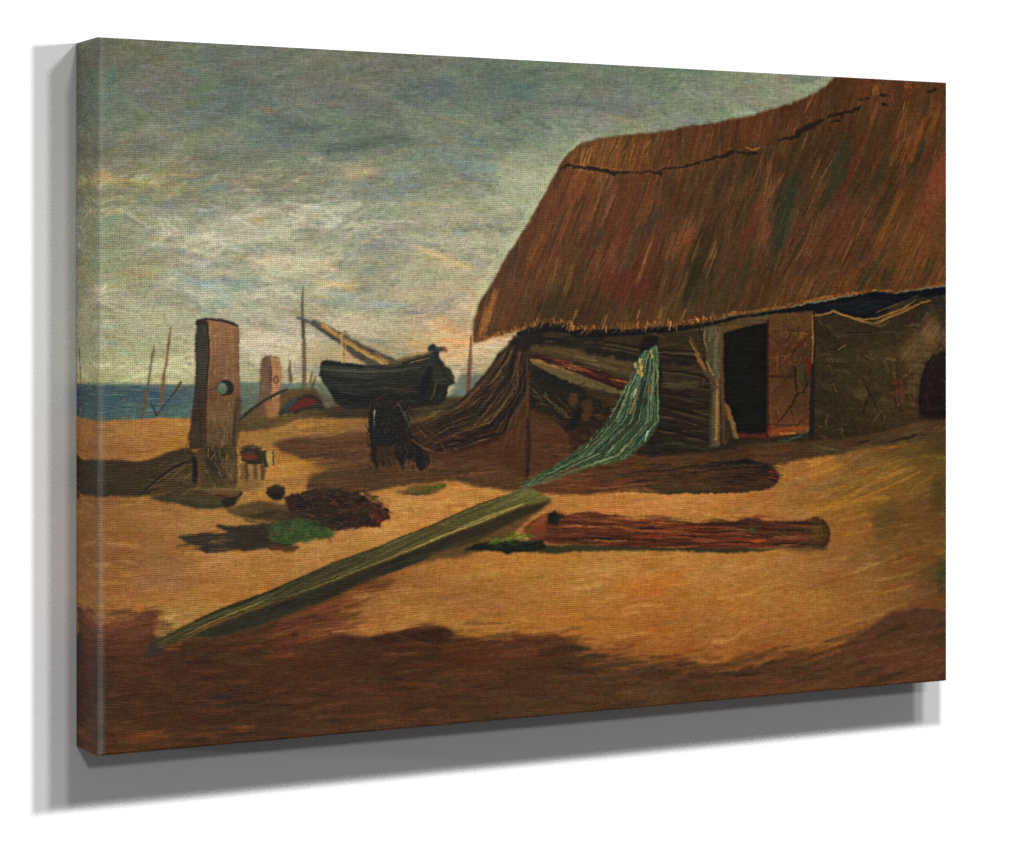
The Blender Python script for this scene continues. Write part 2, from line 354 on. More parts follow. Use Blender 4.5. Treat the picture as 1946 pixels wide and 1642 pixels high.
# brown shade under the hut, from the dark barrel to the log by the door
HSH = field([(560, 840, 96, 68, 40), (650, 830, 112, 78, 44), (640, 860, 92, 62, 38), (600, 905, 92, 70, 42), (700, 900, 84, 62, 38), (680, 870, 96, 64, 38),
             (800, 905, 90, 66, 40), (860, 870, 86, 54, 34), (950, 870, 88, 56, 34), (1000, 900, 92, 64, 40), (920, 915, 96, 70, 42), (1060, 830, 96, 54, 32), (1100, 860, 84, 50, 30),
             (1100, 905, 100, 64, 34), (1060, 915, 108, 70, 36), (1200, 890, 90, 56, 34), (1300, 895, 88, 58, 36), (1400, 860, 72, 54, 34), (1500, 860, 84, 58, 36), (1550, 850, 80, 60, 38),
             (1250, 915, 92, 62, 36), (1650, 830, 82, 62, 40), (1750, 820, 88, 68, 42), (1800, 815, 90, 70, 40), (1460, 875, 96, 62, 38)])
m2 = full(*fill([(520, 842), (560, 832), (620, 828), (700, 822), (820, 830), (900, 800), (1000, 760), (1200, 760), (1830, 740), (1830, 822), (1760, 832), (1700, 842),
                 (1640, 850), (1600, 862), (1540, 872), (1470, 884), (1482, 905), (1440, 930), (1290, 936), (1200, 931), (1100, 940), (1040, 936), (960, 934), (900, 922), (860, 912),
                 (800, 918), (740, 925), (690, 936), (640, 934), (585, 930), (590, 905), (640, 888), (690, 884), (600, 880), (540, 862)], HSH, 3, 3))
scatter(m2, 900, -.06, (24, 80), (3, 8), HSH, jit=8, op=.55, hue=5, tone=10, accents=[(60, 42, 26), (120, 76, 40), (112, 60, 38)], pa=.3)
for k in range(420):     # streaky strokes in the hut's shade
    x, y = rng.uniform(540, 1500), rng.uniform(842, 930)
    global_c = [C(62, 44, 30), C(118, 74, 42), C(104, 58, 38), C(76, 60, 40), C(54, 40, 28), C(128, 84, 46)][k % 6]
    CLIP = m2
    stroke(x, y, -.07 + rng.normal(0, .06), rng.uniform(20, 90), rng.uniform(1.6, 4.5), global_c + rng.normal(0, 5), .5, rng.normal(0, .06), .8, 12)
CLIP = None
seg([(1030, 928), (1120, 924), (1220, 918)], 40, (3, 7), [(122, 80, 40), (104, 60, 34), (130, 84, 42)], .5, 6)
for k in range(70):
    x = rng.uniform(520, 700)
    y = rng.uniform(872, 896) - (x - 520) * .02
    stroke(x, y, -.12, rng.uniform(20, 60), rng.uniform(2, 4), C(180, 126, 58) + rng.normal(0, 10), .5 * max(0, (690 - x) / 170), 0, .8, 12)

# greenish lip of shadow on the right of the ground
dabs([(1660, 846, 120, 14, -.1, (84, 68, 44), .6), (1580, 858, 70, 14, 0, (72, 66, 46), .6), (1760, 836, 90, 10, -.15, (70, 64, 42), .6), (1572, 852, 50, 12, .4, (96, 84, 44), .5)])

# shade in the foreground
FG = field([(150, 1210, 84, 52, 30), (160, 1300, 58, 44, 30), (240, 1200, 106, 66, 40), (330, 1250, 76, 48, 30), (250, 1280, 84, 50, 32), (450, 1240, 78, 50, 30), (460, 1330, 70, 46, 30),
            (300, 1360, 76, 50, 32), (170, 1400, 66, 46, 30), (250, 1405, 98, 62, 30), (560, 1230, 92, 54, 32), (600, 1320, 84, 52, 32), (700, 1230, 74, 46, 30), (820, 1210, 68, 40, 26),
            (760, 1260, 74, 46, 28), (900, 1235, 84, 50, 28), (920, 1250, 98, 56, 30), (700, 1310, 86, 54, 34), (820, 1340, 84, 56, 36), (950, 1300, 84, 56, 36), (1040, 1230, 82, 50, 28),
            (1000, 1350, 84, 60, 38), (1100, 1260, 78, 56, 36), (1150, 1300, 86, 60, 36), (1250, 1270, 82, 56, 36), (1350, 1275, 78, 56, 36), (1400, 1300, 98, 64, 38),
            (1500, 1270, 92, 60, 38), (1600, 1230, 96, 64, 40), (1700, 1190, 92, 62, 40), (1780, 1190, 88, 60, 40), (1700, 1250, 102, 66, 40), (1780, 1280, 100, 66, 40),
            (1250, 1330, 96, 70, 42), (1100, 1370, 90, 66, 38), (1500, 1310, 106, 70, 40), (800, 1400, 86, 60, 38), (600, 1400, 82, 56, 36), (450, 1400, 80, 54, 34)])
m3 = full(*fill([(120, 1215), (175, 1200), (215, 1178), (262, 1166), (300, 1162), (290, 1205), (330, 1218), (420, 1205), (520, 1172), (590, 1155), (640, 1150), (660, 1175), (640, 1200), (700, 1212), (745, 1204), (780, 1194),
                 (812, 1189), (832, 1190), (858, 1195), (866, 1208), (920, 1212), (985, 1208), (1050, 1206), (1090, 1216), (1130, 1238), (1190, 1252), (1240, 1258), (1300, 1256), (1330, 1266),
                 (1390, 1262), (1440, 1246), (1520, 1240), (1580, 1234), (1630, 1206), (1670, 1176), (1700, 1160), (1740, 1154), (1780, 1160), (1830, 1172), (1830, 1460), (120, 1460)], FG, 3, 3.5))
scatter(m3, 1500, lambda x, y: -.07 - (.25 if x > 1400 else 0), (24, 90), (4, 11), FG, jit=7, op=.5, hue=4, tone=9, angj=.08, accents=[(124, 66, 38), (46, 34, 24), (116, 74, 36), (62, 54, 36)], pa=.3)
fill([(700, 1214), (745, 1204), (780, 1194), (812, 1189), (832, 1190), (858, 1195), (864, 1206), (900, 1214), (860, 1222), (760, 1226)], C(66, 40, 26), 1.2, 1, .75)
m4 = full(*poly_mask([(560, 1130), (700, 1090), (760, 1075), (740, 1120), (680, 1150), (690, 1180), (640, 1215), (500, 1230)], 3, 6))
scatter(m4, 260, -.28, (40, 110), (3, 7), C(112, 66, 38), jit=12, op=.5, hue=6, tone=12, accents=[(140, 76, 44), (86, 48, 30), (158, 104, 56)], pa=.4)
for k in range(70):
    x, y = rng.uniform(640, 860), rng.uniform(1120, 1200)
    stroke(x, y, -.12, rng.uniform(50, 120), rng.uniform(2, 5), C(176, 122, 66) + rng.normal(0, 14), .45, 0, .9, 14)
dabs([(430, 1327, 60, 14, 0, (48, 30, 30), .8), (340, 1237, 60, 10, -.1, (62, 42, 40), .6), (560, 1210, 8, 30, 1.5, (48, 36, 26), .6), (290, 1395, 90, 24, 0, (112, 66, 30), .5),
      (480, 1240, 90, 14, 0, (112, 66, 36), .5), (220, 1240, 90, 20, 0, (108, 62, 42), .5), (560, 1330, 90, 14, -.05, (110, 60, 38), .5), (170, 1195, 60, 30, -.2, (124, 78, 46), .4),
      (780, 1225, 120, 16, 0, (106, 62, 38), .5), (880, 1280, 90, 14, -.2, (120, 70, 36), .5), (980, 1240, 90, 18, -.1, (110, 62, 32), .5), (690, 1310, 70, 14, 0, (104, 60, 38), .5),
      (210, 1350, 90, 40, 0, (70, 48, 32), .4), (150, 1330, 40, 60, 1.5, (52, 40, 30), .4)])
for k in range(260):      # brush marks dragged across the edge of the shade
    x = rng.uniform(860, 1640)
    y = float(np.interp(x, [860, 985, 1050, 1090, 1130, 1190, 1240, 1330, 1440, 1580, 1640], [1208, 1208, 1206, 1216, 1238, 1252, 1258, 1264, 1246, 1234, 1204])) + rng.normal(4, 12)
    cc = [(120, 76, 40), (104, 66, 36), (142, 92, 46), (86, 56, 34), (150, 98, 50), (112, 62, 36), (78, 52, 34)][k % 7]
    stroke(x, y, -.1 - .2 * (x > 1400) + rng.normal(0, .07), rng.uniform(20, 70), rng.uniform(3, 8), C(*cc) + rng.normal(0, 6), .5, rng.normal(0, .1), .8, 12)
for k in range(150):     # and at the left, round the foot of the plank
    x = rng.uniform(130, 330)
    y = float(np.interp(x, [130, 175, 215, 262, 300, 330], [1215, 1200, 1178, 1166, 1180, 1216])) + rng.normal(6, 14)
    cc = [C(124, 76, 44), C(96, 58, 36), C(150, 98, 52), C(108, 62, 40), C(78, 50, 34)][k % 5]
    stroke(x, y, -.1 + rng.normal(0, .12), rng.uniform(16, 56), rng.uniform(3, 8), cc + rng.normal(0, 6), .5, rng.normal(0, .1), .8, 12)
for k in range(120):
    x, y = rng.uniform(160, 1780), rng.uniform(1235, 1400)
    cc = [(118, 70, 36), (104, 54, 36), (50, 36, 26), (96, 72, 36), (62, 52, 36)][k % 5]
    for _ in range(5):
        stroke(x + rng.normal(0, 14), y + rng.normal(0, 4), -.05 + rng.normal(0, .05), rng.uniform(16, 60), rng.uniform(2, 6), C(*cc) + rng.normal(0, 6), .42, 0, .8, 10)
line([(980, 1272), (1040, 1268), (1090, 1272), (1132, 1281)], 1.6, C(44, 30, 22), .7)

# ---- long plank -------------------------------------------------------------
UP = [(1002, 925), (950, 945), (914, 957), (870, 976), (820, 999), (770, 1018), (725, 1037), (680, 1054), (631, 1071), (560, 1102), (496, 1130), (450, 1146), (413, 1160), (370, 1180), (318, 1206)]
DN = [(1052, 950), (1000, 972), (940, 1002), (840, 1040), (740, 1078), (680, 1110), (600, 1146), (500, 1182), (420, 1204), (366, 1217), (320, 1228), (286, 1246), (272, 1240), (284, 1222)]
fill([(1052, 950), (1010, 985), (960, 1024), (880, 1060), (840, 1062), (760, 1080), (680, 1114), (600, 1150), (500, 1190), (420, 1212), (400, 1200), (600, 1110), (800, 1030), (1000, 955)], C(88, 66, 42), 3, 3, .8)
PL = field([(1000, 940, 112, 100, 58), (950, 965, 108, 96, 56), (850, 1005, 100, 86, 50), (760, 1040, 94, 82, 48), (680, 1070, 78, 70, 42), (600, 1105, 68, 62, 40), (500, 1145, 60, 56, 36), (420, 1175, 64, 58, 36), (340, 1210, 78, 66, 42), (285, 1235, 76, 62, 46)])
plm = full(*fill(UP + [(284, 1222), (272, 1240), (286, 1246), (320, 1226), (352, 1213), (399, 1188), (510, 1146), (593, 1121), (677, 1088), (800, 1041), (840, 1022), (917, 994), (994, 962), (1052, 948)], PL, 1, .8))
scatter(plm, 300, -.41, (50, 150), (2, 4.5), PL, jit=10, op=.6, hue=4, tone=12, angj=.02, accents=[(146, 128, 78), (54, 50, 36), (76, 80, 52)], pa=.5)
fill([(1052, 949), (994, 963), (917, 995), (840, 1023), (800, 1042), (677, 1089), (593, 1122), (510, 1148), (399, 1190), (352, 1214), (420, 1208), (520, 1176), (600, 1146), (690, 1106), (820, 1054), (900, 1030), (960, 1000), (1020, 972)], C(58, 50, 36), 1.5, 1.5, .9)
sl_, mk_ = poly_mask([(860, 1018), (677, 1091), (510, 1150), (370, 1208), (420, 1210), (520, 1180), (690, 1110), (860, 1042)], 1, 1)
scatter(full(sl_, mk_), 90, -.38, (40, 90), (3, 6), C(46, 46, 38), jit=6, op=.7, hue=4, angj=.03, accents=[(38, 50, 50), (60, 46, 30)], pa=.4)
line([(994, 958), (955, 974), (917, 991), (840, 1019), (800, 1037), (740, 1061)], [4, 3, 3, 4, 3, 1], C(162, 140, 84), .8, 1.5)
line([(980, 962), (930, 980), (870, 1004)], [1, 4, 1], C(172, 152, 98), .6, 1.5)
line([(740, 1061), (677, 1085), (593, 1118), (540, 1134)], [2, 2.5, 2, 1], C(146, 124, 70), .7, 1.5)
line([(500, 1143), (450, 1162), (399, 1184), (350, 1208)], [1, 3.5, 4, 2], C(134, 108, 60), .8, 1.5)
line([(520, 1134), (470, 1156), (430, 1170)], [1, 3, 1], C(150, 126, 72), .7, 1.5)
line(UP[1:-1], 2, C(46, 42, 30), .8, 1.2)
line([(940, 1008), (880, 1030), (840, 1046), (760, 1070)], [2, 5, 4, 2], C(84, 68, 48), .7, 2)
fill([(272, 1244), (284, 1220), (300, 1222), (310, 1236), (290, 1250)], C(66, 54, 44), 2, 1.5, .8)

# ---- red log and weed in front -------------------------------------------------
fill([(880, 1046), (920, 1038), (1000, 1036), (1200, 1036), (1400, 1040), (1500, 1044), (1400, 1050), (1290, 1048), (1180, 1047), (1100, 1049), (1040, 1052), (1000, 1050), (990, 1046), (968, 1052), (950, 1046)], C(72, 62, 42), 1.5, 1.2)
fill([(1540, 1040), (1575, 1040), (1574, 1046), (1530, 1050), (1480, 1042)], C(112, 86, 54), 1.5, 2, .8)
LG = field([(1060, 985, 78, 50, 34), (1100, 985, 122, 64, 40), (1200, 995, 124, 66, 38), (1300, 1000, 118, 58, 36), (1400, 1000, 84, 52, 40), (1480, 1005, 92, 52, 36), (1550, 1010, 102, 72, 42), (1560, 1035, 96, 74, 50), (1060, 1030, 72, 44, 30),
            (1150, 1025, 74, 44, 28), (1300, 1030, 84, 44, 30), (1420, 1030, 116, 58, 34), (1500, 1035, 96, 60, 42), (1020, 1000, 118, 66, 42)])
lgm = full(*fill([(996, 1002), (1020, 985), (1052, 974), (1080, 980), (1100, 974), (1132, 972), (1160, 982), (1240, 990), (1330, 993), (1392, 992), (1408, 985), (1440, 984), (1452, 991), (1530, 990), (1548, 982), (1566, 986), (1577, 1002), (1578, 1028),
                  (1566, 1046), (1540, 1042), (1440, 1040), (1300, 1044), (1200, 1038), (1130, 1036), (1060, 1034), (1018, 1030), (1000, 1020)], LG, 1.5, 1))
scatter(lgm, 320, .03, (30, 110), (2.5, 5.5), LG, jit=10, op=.65, hue=5, tone=14, angj=.04, accents=[(150, 76, 44), (56, 30, 24), (92, 44, 30)], pa=.45)
for p, w, c in [([(1068, 1001), (1100, 999), (1150, 1003)], 3, (176, 112, 74)), ([(1150, 1004), (1230, 1010), (1330, 1010)], 2.5, (170, 96, 62)), ([(1170, 985), (1260, 994), (1330, 995)], 2.5, (196, 126, 76)),
                ([(1185, 1002), (1220, 1003), (1262, 1006)], 6, (56, 32, 30)), ([(1070, 1022), (1140, 1026), (1210, 1024)], 6, (60, 38, 26)), ([(1130, 1026), (1160, 1030), (1190, 1028)], 3, (142, 112, 72)),
                ([(1220, 1026), (1300, 1032), (1400, 1030)], 5, (64, 36, 28)), ([(1300, 1008), (1360, 1012), (1400, 1008)], 5, (72, 36, 28)), ([(1290, 1000), (1360, 1004), (1430, 1003)], 3, (148, 70, 42)),
                ([(1410, 1030), (1440, 1028), (1455, 1026)], 6, (176, 86, 42)), ([(1470, 1035), (1510, 1033), (1515, 1030)], 2.5, (50, 32, 26)), ([(1485, 1037), (1520, 1034)], 2.5, (160, 112, 58)),
                ([(1400, 995), (1424, 988), (1446, 996)], 10, (66, 48, 44)), ([(1428, 1000), (1431, 1012)], 8, (86, 82, 58)), ([(1236, 1040), (1290, 1041), (1330, 1038)], 2, (176, 120, 76)),
                ([(1110, 1000), (1116, 996)], 8, (110, 56, 36)), ([(1200, 1020), (1290, 1018), (1380, 1022)], 3, (132, 56, 36)), ([(1460, 1000), (1500, 998), (1530, 1000)], 4, (112, 62, 44))]:
    line(p, [w * .4] + [w] * (len(p) - 2) + [w * .4] if len(p) > 2 else w, C(*c), .8, 1.6)
fill(ell(1556, 1014, 21, 27), C(92, 62, 40), 2.5, 1.8)
fill(ell(1553, 1010, 14, 17), C(104, 76, 44), 3, 2.5, .8)
for k in range(40):
    stroke(1554 + rng.normal(0, 10), 1014 + rng.normal(0, 13), rng.uniform(0, 3.1), rng.uniform(5, 14), rng.uniform(2, 4), [C(70, 46, 32), C(118, 84, 46), C(60, 58, 40), C(110, 66, 42)][k % 4], .6)
line(ell(1556, 1014, 20, 25, 24, -1.2, 1.5), 4, C(84, 48, 34), .8, 1.5)
dabs([(1541, 1014, 10, 9, 1.3, (48, 52, 38), .7), (1566, 1008, 10, 9, 1.4, (46, 52, 38), .7), (1553, 1026, 20, 6, .1, (120, 72, 36), .8), (1552, 1000, 14, 6, .5, (74, 72, 40), .7)])
fill([(1038, 978), (1054, 970), (1064, 980), (1060, 998), (1042, 996)], C(36, 38, 30), 1.5, 1)
for a in (-2.2, -1.7, -1.2, -.7, -.2):
    line([(1064, 984), (1064 + 14 * math.cos(a), 984 + 14 * math.sin(a))], [4, 1], C(70, 42, 30), .9)
fill([(1000, 1008), (1030, 980), (1046, 968), (1052, 962), (1040, 972), (1036, 1000), (1030, 1012)], C(148, 82, 52), 2, 1.5, .85)
fill([(985, 1010), (1010, 1000), (1034, 996), (1040, 1020), (1020, 1026), (1004, 1018)], C(122, 66, 42), 2, 1.5, .7)
for k in range(90):      # splits and worn ridges along the log
    x, y = rng.uniform(1040, 1540), rng.uniform(980, 1036)
    line([(x - rng.uniform(15, 60), y - rng.uniform(0, 2)), (x, y + rng.normal(0, 1.5)), (x + rng.uniform(15, 60), y + rng.uniform(0, 3))], [.8, rng.uniform(1.6, 4), .8],
         [C(48, 28, 22), C(146, 78, 48), C(70, 36, 26), C(116, 56, 34), C(40, 28, 24), C(160, 104, 68)][k % 6], .6, 1.3, rag=1.5)
fill([(880, 1046), (905, 1034), (960, 1026), (1030, 1028), (1040, 1042), (1000, 1048), (985, 1048), (966, 1053), (950, 1048), (930, 1046)], C(32, 36, 28), 1.5, 1)
for k in range(60):
    stroke(rng.uniform(900, 1036), 1036 + rng.normal(0, 5), rng.normal(-.05, .25), rng.uniform(8, 26), rng.uniform(2, 4), [C(52, 58, 36), C(70, 80, 38), C(40, 44, 32), C(84, 68, 42)][k % 4], .6)
GR = C(92, 104, 34)
for k in range(70):
    x, y = rng.uniform(928, 1016), 0
    y = 1030 - (x - 928) * .12 + rng.normal(0, 4)
    if x > 965:
        y -= rng.uniform(0, 8)
    stroke(x, y, -.15 + rng.normal(0, .3), rng.uniform(8, 22), rng.uniform(2, 5), GR + rng.normal(0, 16) + C(rng.normal(0, 8), rng.normal(0, 8), 0), .8, 0, .5, 10)

# ---- stones, kelp, rocks at the left ---------------------------------------------
fill([(280, 946), (330, 934), (400, 926), (460, 930), (456, 950), (440, 962), (404, 966), (366, 964), (330, 956)], C(80, 64, 42), 2, 1.5)
scatter(full(*poly_mask([(285, 946), (330, 936), (400, 930), (440, 936), (440, 958), (404, 964), (366, 962), (330, 955)], 2, 1)), 40, .08, (20, 60), (2, 5), C(78, 64, 44), jit=10, op=.7)
line([(300, 945), (360, 960), (410, 964), (440, 956)], [2, 6, 5, 2], C(58, 60, 50), .7, 2)
fill([(455, 938), (520, 928), (560, 930), (600, 905), (470, 910)], C(150, 108, 66), 3, 3, .5)
fill(ell(438, 937, 24, 12), C(104, 70, 38), 2, 1)
line([(412, 930), (436, 926), (460, 932)], 3, C(132, 92, 50), .9)
line([(414, 940), (430, 946), (450, 946), (460, 938)], 4, C(60, 40, 26), .9)
fill([(420, 950), (450, 944), (446, 960), (430, 966)], C(46, 40, 30), 1.5, 1)
fill([(430, 968), (456, 958), (500, 950), (560, 960), (600, 975), (600, 992), (540, 990), (500, 980), (470, 986), (450, 980)], C(92, 72, 44), 2.5, 2, .9)
fill([(470, 982), (510, 968), (560, 972), (590, 985), (560, 995), (500, 990)], C(64, 50, 34), 2.5, 2, .8)
fill(ell(525, 934, 18, 13), C(58, 46, 30), 2, 1)
line([(508, 930), (522, 922), (540, 926)], 3, C(92, 72, 44), .8)
fill([(512, 938), (540, 940), (538, 948), (520, 950)], C(36, 32, 24), 1.5, 1, .9)
fill([(540, 945), (566, 936), (590, 960), (580, 980), (548, 968)], C(64, 38, 28), 2, 1.2)
ROCK = field([(600, 935, 66, 46, 32), (640, 930, 70, 50, 34), (580, 960, 46, 28, 24), (650, 960, 52, 32, 26), (700, 950, 58, 38, 28), (640, 990, 50, 38, 30), (700, 985, 58, 40, 28), (725, 980, 96, 50, 34), (610, 995, 54, 46, 32)])
rkm = full(*fill([(564, 950), (576, 934), (600, 928), (640, 930), (672, 934), (694, 942), (712, 954), (726, 958), (722, 968), (738, 966), (738, 978), (740, 986), (726, 992), (722, 1002), (706, 1002), (690, 1000), (660, 1004), (640, 1010), (616, 1004), (596, 992), (580, 985), (570, 970)], ROCK, 2.5, 1))
scatter(rkm, 260, .25, (8, 28), (2, 6), ROCK, jit=12, op=.8, hue=5, tone=14, angj=.5, accents=[(30, 22, 20), (104, 60, 42), (92, 50, 36)], pa=.35)
dabs([(634, 954, 20, 6, .2, (128, 76, 52), .7), (660, 968, 50, 8, .1, (92, 56, 38), .7), (712, 975, 30, 10, -.3, (132, 74, 46), .8), (722, 990, 20, 14, -.6, (112, 40, 30), .8), (734, 982, 10, 6, 0, (60, 30, 24), .9), (690, 986, 30, 14, 0, (32, 36, 30), .8),
      (600, 950, 40, 10, .2, (36, 24, 22), .8), (672, 938, 14, 8, 0, (44, 56, 40), .7), (650, 985, 60, 10, 0, (46, 40, 30), .7), (610, 990, 60, 14, .3, (42, 48, 40), .7), (690, 1000, 50, 8, -.05, (80, 60, 38), .7)])
for k in range(50):
    x, y = rng.uniform(575, 720), rng.uniform(940, 990)
    stroke(x, y, rng.uniform(0, 3.1), rng.uniform(3, 7), 2, C(132, 92, 72), .7)
# shadow of the weed
fill([(338, 1021), (366, 1017), (404, 1014), (434, 1010), (414, 1002), (410, 996), (436, 999), (470, 998), (500, 992), (528, 1000), (560, 1030), (545, 1045), (520, 1046), (500, 1042), (470, 1046), (450, 1046), (420, 1050), (396, 1052), (372, 1044), (388, 1038), (350, 1030)], C(62, 52, 40), 2.2, 1)
scatter(full(*poly_mask([(350, 1022), (440, 1012), (500, 1000), (540, 1030), (520, 1042), (400, 1046)], 1, 1)), 60, -.05, (20, 60), (3, 7), C(56, 48, 40), jit=9, op=.6)
fill([(505, 1038), (560, 1036), (572, 1042), (556, 1048), (520, 1048)], C(96, 66, 38), 2, 1.2)
GM = .94 * field([(525, 1000, 64, 78, 46), (560, 1000, 74, 92, 42), (590, 995, 58, 78, 54), (540, 1020, 74, 84, 38), (580, 1020, 84, 98, 44), (620, 1018, 70, 94, 46), (555, 1012, 58, 80, 54)])
gmm = full(*fill([(510, 1010), (520, 992), (540, 990), (570, 985), (600, 988), (616, 1002), (634, 1012), (628, 1022), (600, 1024), (580, 1030), (560, 1032), (530, 1032), (512, 1030)], GM, 2.5, 1.5))
scatter(gmm, 170, -.1, (7, 22), (2, 6), GM, jit=12, op=.8, hue=9, tone=12, angj=.6, accents=[(96, 106, 44), (46, 66, 48), (58, 90, 62), (100, 78, 42)], pa=.4)
for k in range(150):     # ragged rim and glints on the heap of wrack
    a = rng.uniform(0, 6.28)
    x, y = 652 + 82 * math.cos(a) * rng.uniform(.8, 1.08), 968 + 36 * math.sin(a) * rng.uniform(.8, 1.1)
    stroke(x, y, rng.normal(.15, .5), rng.uniform(6, 20), rng.uniform(2, 5), [C(44, 28, 22), C(70, 44, 30), C(30, 26, 24), C(96, 54, 36)][k % 4], .75)
for k in range(60):
    stroke(rng.uniform(470, 600), rng.uniform(968, 1000), rng.normal(0, .2), rng.uniform(10, 36), rng.uniform(2, 5), [C(70, 54, 36), C(92, 70, 42), C(52, 46, 34)][k % 3], .6)
for k in range(50):
    stroke(rng.uniform(345, 440), rng.uniform(1012, 1046), rng.normal(-.05, .08), rng.uniform(14, 50), rng.uniform(1.6, 3.5), [C(64, 54, 40), C(150, 108, 64), C(58, 48, 38)][k % 3], .6)
for k in range(150):     # ragged strands of the green weed
    a = rng.uniform(0, 6.28)
    q = rng.uniform(.35, 1.15)
    x, y = 570 + 64 * math.cos(a) * q, 1010 + 22 * math.sin(a) * q
    stroke(x, y, rng.normal(0, .7), rng.uniform(5, 18), rng.uniform(1.6, 4), [C(72, 92, 40), C(50, 66, 46), C(98, 104, 44), C(62, 54, 38), C(46, 74, 52), C(40, 46, 36), C(110, 96, 52)][k % 7], .7)
# weed behind
fill([(745, 934), (800, 922), (850, 918), (846, 926), (826, 938), (800, 942), (768, 938)], C(100, 78, 46), 2.5, 2, .8)
for k in range(34):
    q = rng.random()
    stroke(792 + q * 56, 936 - q * 14 + rng.normal(0, 2), -.25 + rng.normal(0, .2), rng.uniform(8, 18), rng.uniform(2, 5), C(84, 90, 34) + rng.normal(0, 12), .8)
line([(770, 938), (796, 940), (820, 938)], [1, 3, 1], C(52, 52, 36), .8)
# ---- mound, small post, masts in the middle distance ------------------------------
for p, w, c in [([(294, 656), (290, 672), (286, 700), (280, 745)], [1, 3, 2.5, 2.5], (98, 98, 80)), ([(278, 742), (275, 770), (270, 797)], [3, 5, 3], (120, 100, 64)),
                ([(325, 622), (321, 650), (316, 690), (312, 712)], [1.5, 3.5, 3, 3], (132, 98, 66)), ([(312, 712), (309, 740), (307, 768)], [4, 5, 3], (142, 100, 58)),
                ([(344, 727), (330, 748), (301, 785)], [4, 2.5, 2], (84, 78, 58)), ([(287, 765), (293, 778), (299, 790)], [1.5, 3, 3], (72, 70, 54)), ([(232, 762), (238, 757)], 2, (150, 116, 72)),
                ([(577, 541), (575, 575), (575, 615)], [1.5, 4, 4], (112, 102, 86)), ([(576, 610), (578, 660), (579, 700), (578, 745)], [4, 5.5, 6, 6], (130, 100, 70)), ([(576, 610), (577, 640)], [5, 4], (92, 88, 80)),
                ([(552, 686), (551, 705), (553, 724)], [2, 4, 5], (116, 96, 62)), ([(594, 705), (590, 728)], [2, 4], (146, 108, 68)), ([(600, 716), (594, 738)], [2, 5], (112, 88, 60)),
                ([(566, 604), (580, 608), (606, 622)], [3, 5, 4], (96, 96, 92)), ([(896, 640), (894, 690), (890, 748)], [2, 6, 6], (134, 90, 72)), ([(896, 660), (895, 700)], [2, 2], (160, 110, 84))]:
    line(p, [q * 1.35 for q in w] if hasattr(w, '__len__') else w, C(*c) * .86, .88, 1.3)
MD = field([(470, 800, 92, 72, 42), (520, 780, 100, 78, 46), (580, 790, 96, 72, 40), (640, 782, 84, 68, 42), (560, 805, 128, 92, 50), (700, 780, 74, 58, 38), (480, 815, 100, 76, 44), (860, 775, 130, 100, 54), (900, 790, 96, 68, 38)])
mdm = full(*fill([(450, 800), (470, 780), (500, 762), (530, 746), (560, 738), (600, 742), (640, 760), (700, 770), (760, 765), (880, 752), (930, 740), (930, 800), (840, 835), (780, 830), (700, 795), (640, 792), (600, 795), (560, 800), (520, 812), (480, 820), (450, 822)], MD, 2, 2))
scatter(mdm, 150, -.15, (20, 60), (3, 7), MD, jit=8, op=.6, hue=5, accents=[(60, 52, 32), (130, 96, 48), (80, 84, 52)], pa=.35)
fill([(455, 792), (500, 758), (545, 738), (552, 744), (510, 772), (470, 800)], C(84, 82, 56), 2, 1.5, .8)
line([(456, 798), (480, 776), (510, 758), (536, 746)], [4, 5, 4, 2], C(46, 42, 30), .85)
# small post
fill([(495, 688), (498, 680), (506, 676), (518, 678), (519, 720), (516, 750), (514, 792), (494, 795), (492, 760), (494, 730)], C(112, 86, 62), 1, 1)
fill([(514, 678), (524, 677), (533, 683), (536, 700), (534, 740), (530, 790), (514, 794), (517, 750), (516, 715)], C(166, 124, 82), 1, 1)
scatter(full(*poly_mask([(514, 682), (530, 682), (534, 700), (530, 788), (515, 790)], 0, 0)), 40, 1.55, (14, 40), (2, 4), C(164, 122, 80), jit=10, op=.6, tone=14)
scatter(full(*poly_mask([(495, 686), (514, 680), (514, 790), (494, 790)], 0, 0)), 40, 1.55, (14, 40), (2, 4), C(112, 86, 62), jit=10, op=.6, tone=14)
line([(515, 690), (516, 720), (514, 740)], [2, 3.5, 2], C(70, 46, 34), .8)
line(ell(525, 722, 4, 6.5, 16) + [(529, 722)], 2, C(56, 46, 34), .9, .8)
line([(497, 684), (506, 677), (518, 677), (530, 680)], 2, C(92, 76, 56), .7)
line([(502, 760), (516, 752), (534, 742)], [2, 5, 3], C(70, 62, 44), .6)
fill([(456, 800), (500, 770), (536, 752), (534, 795), (480, 806)], C(112, 82, 52), 2, 2, .55)
fill([(506, 762), (530, 756), (531, 790), (508, 794)], C(160, 112, 72), 1.5, 1.5, .8)
line([(454, 800), (478, 778), (505, 760), (530, 747), (548, 740)], [4, 6, 6, 5, 2], C(62, 56, 38), .85, 1.6)
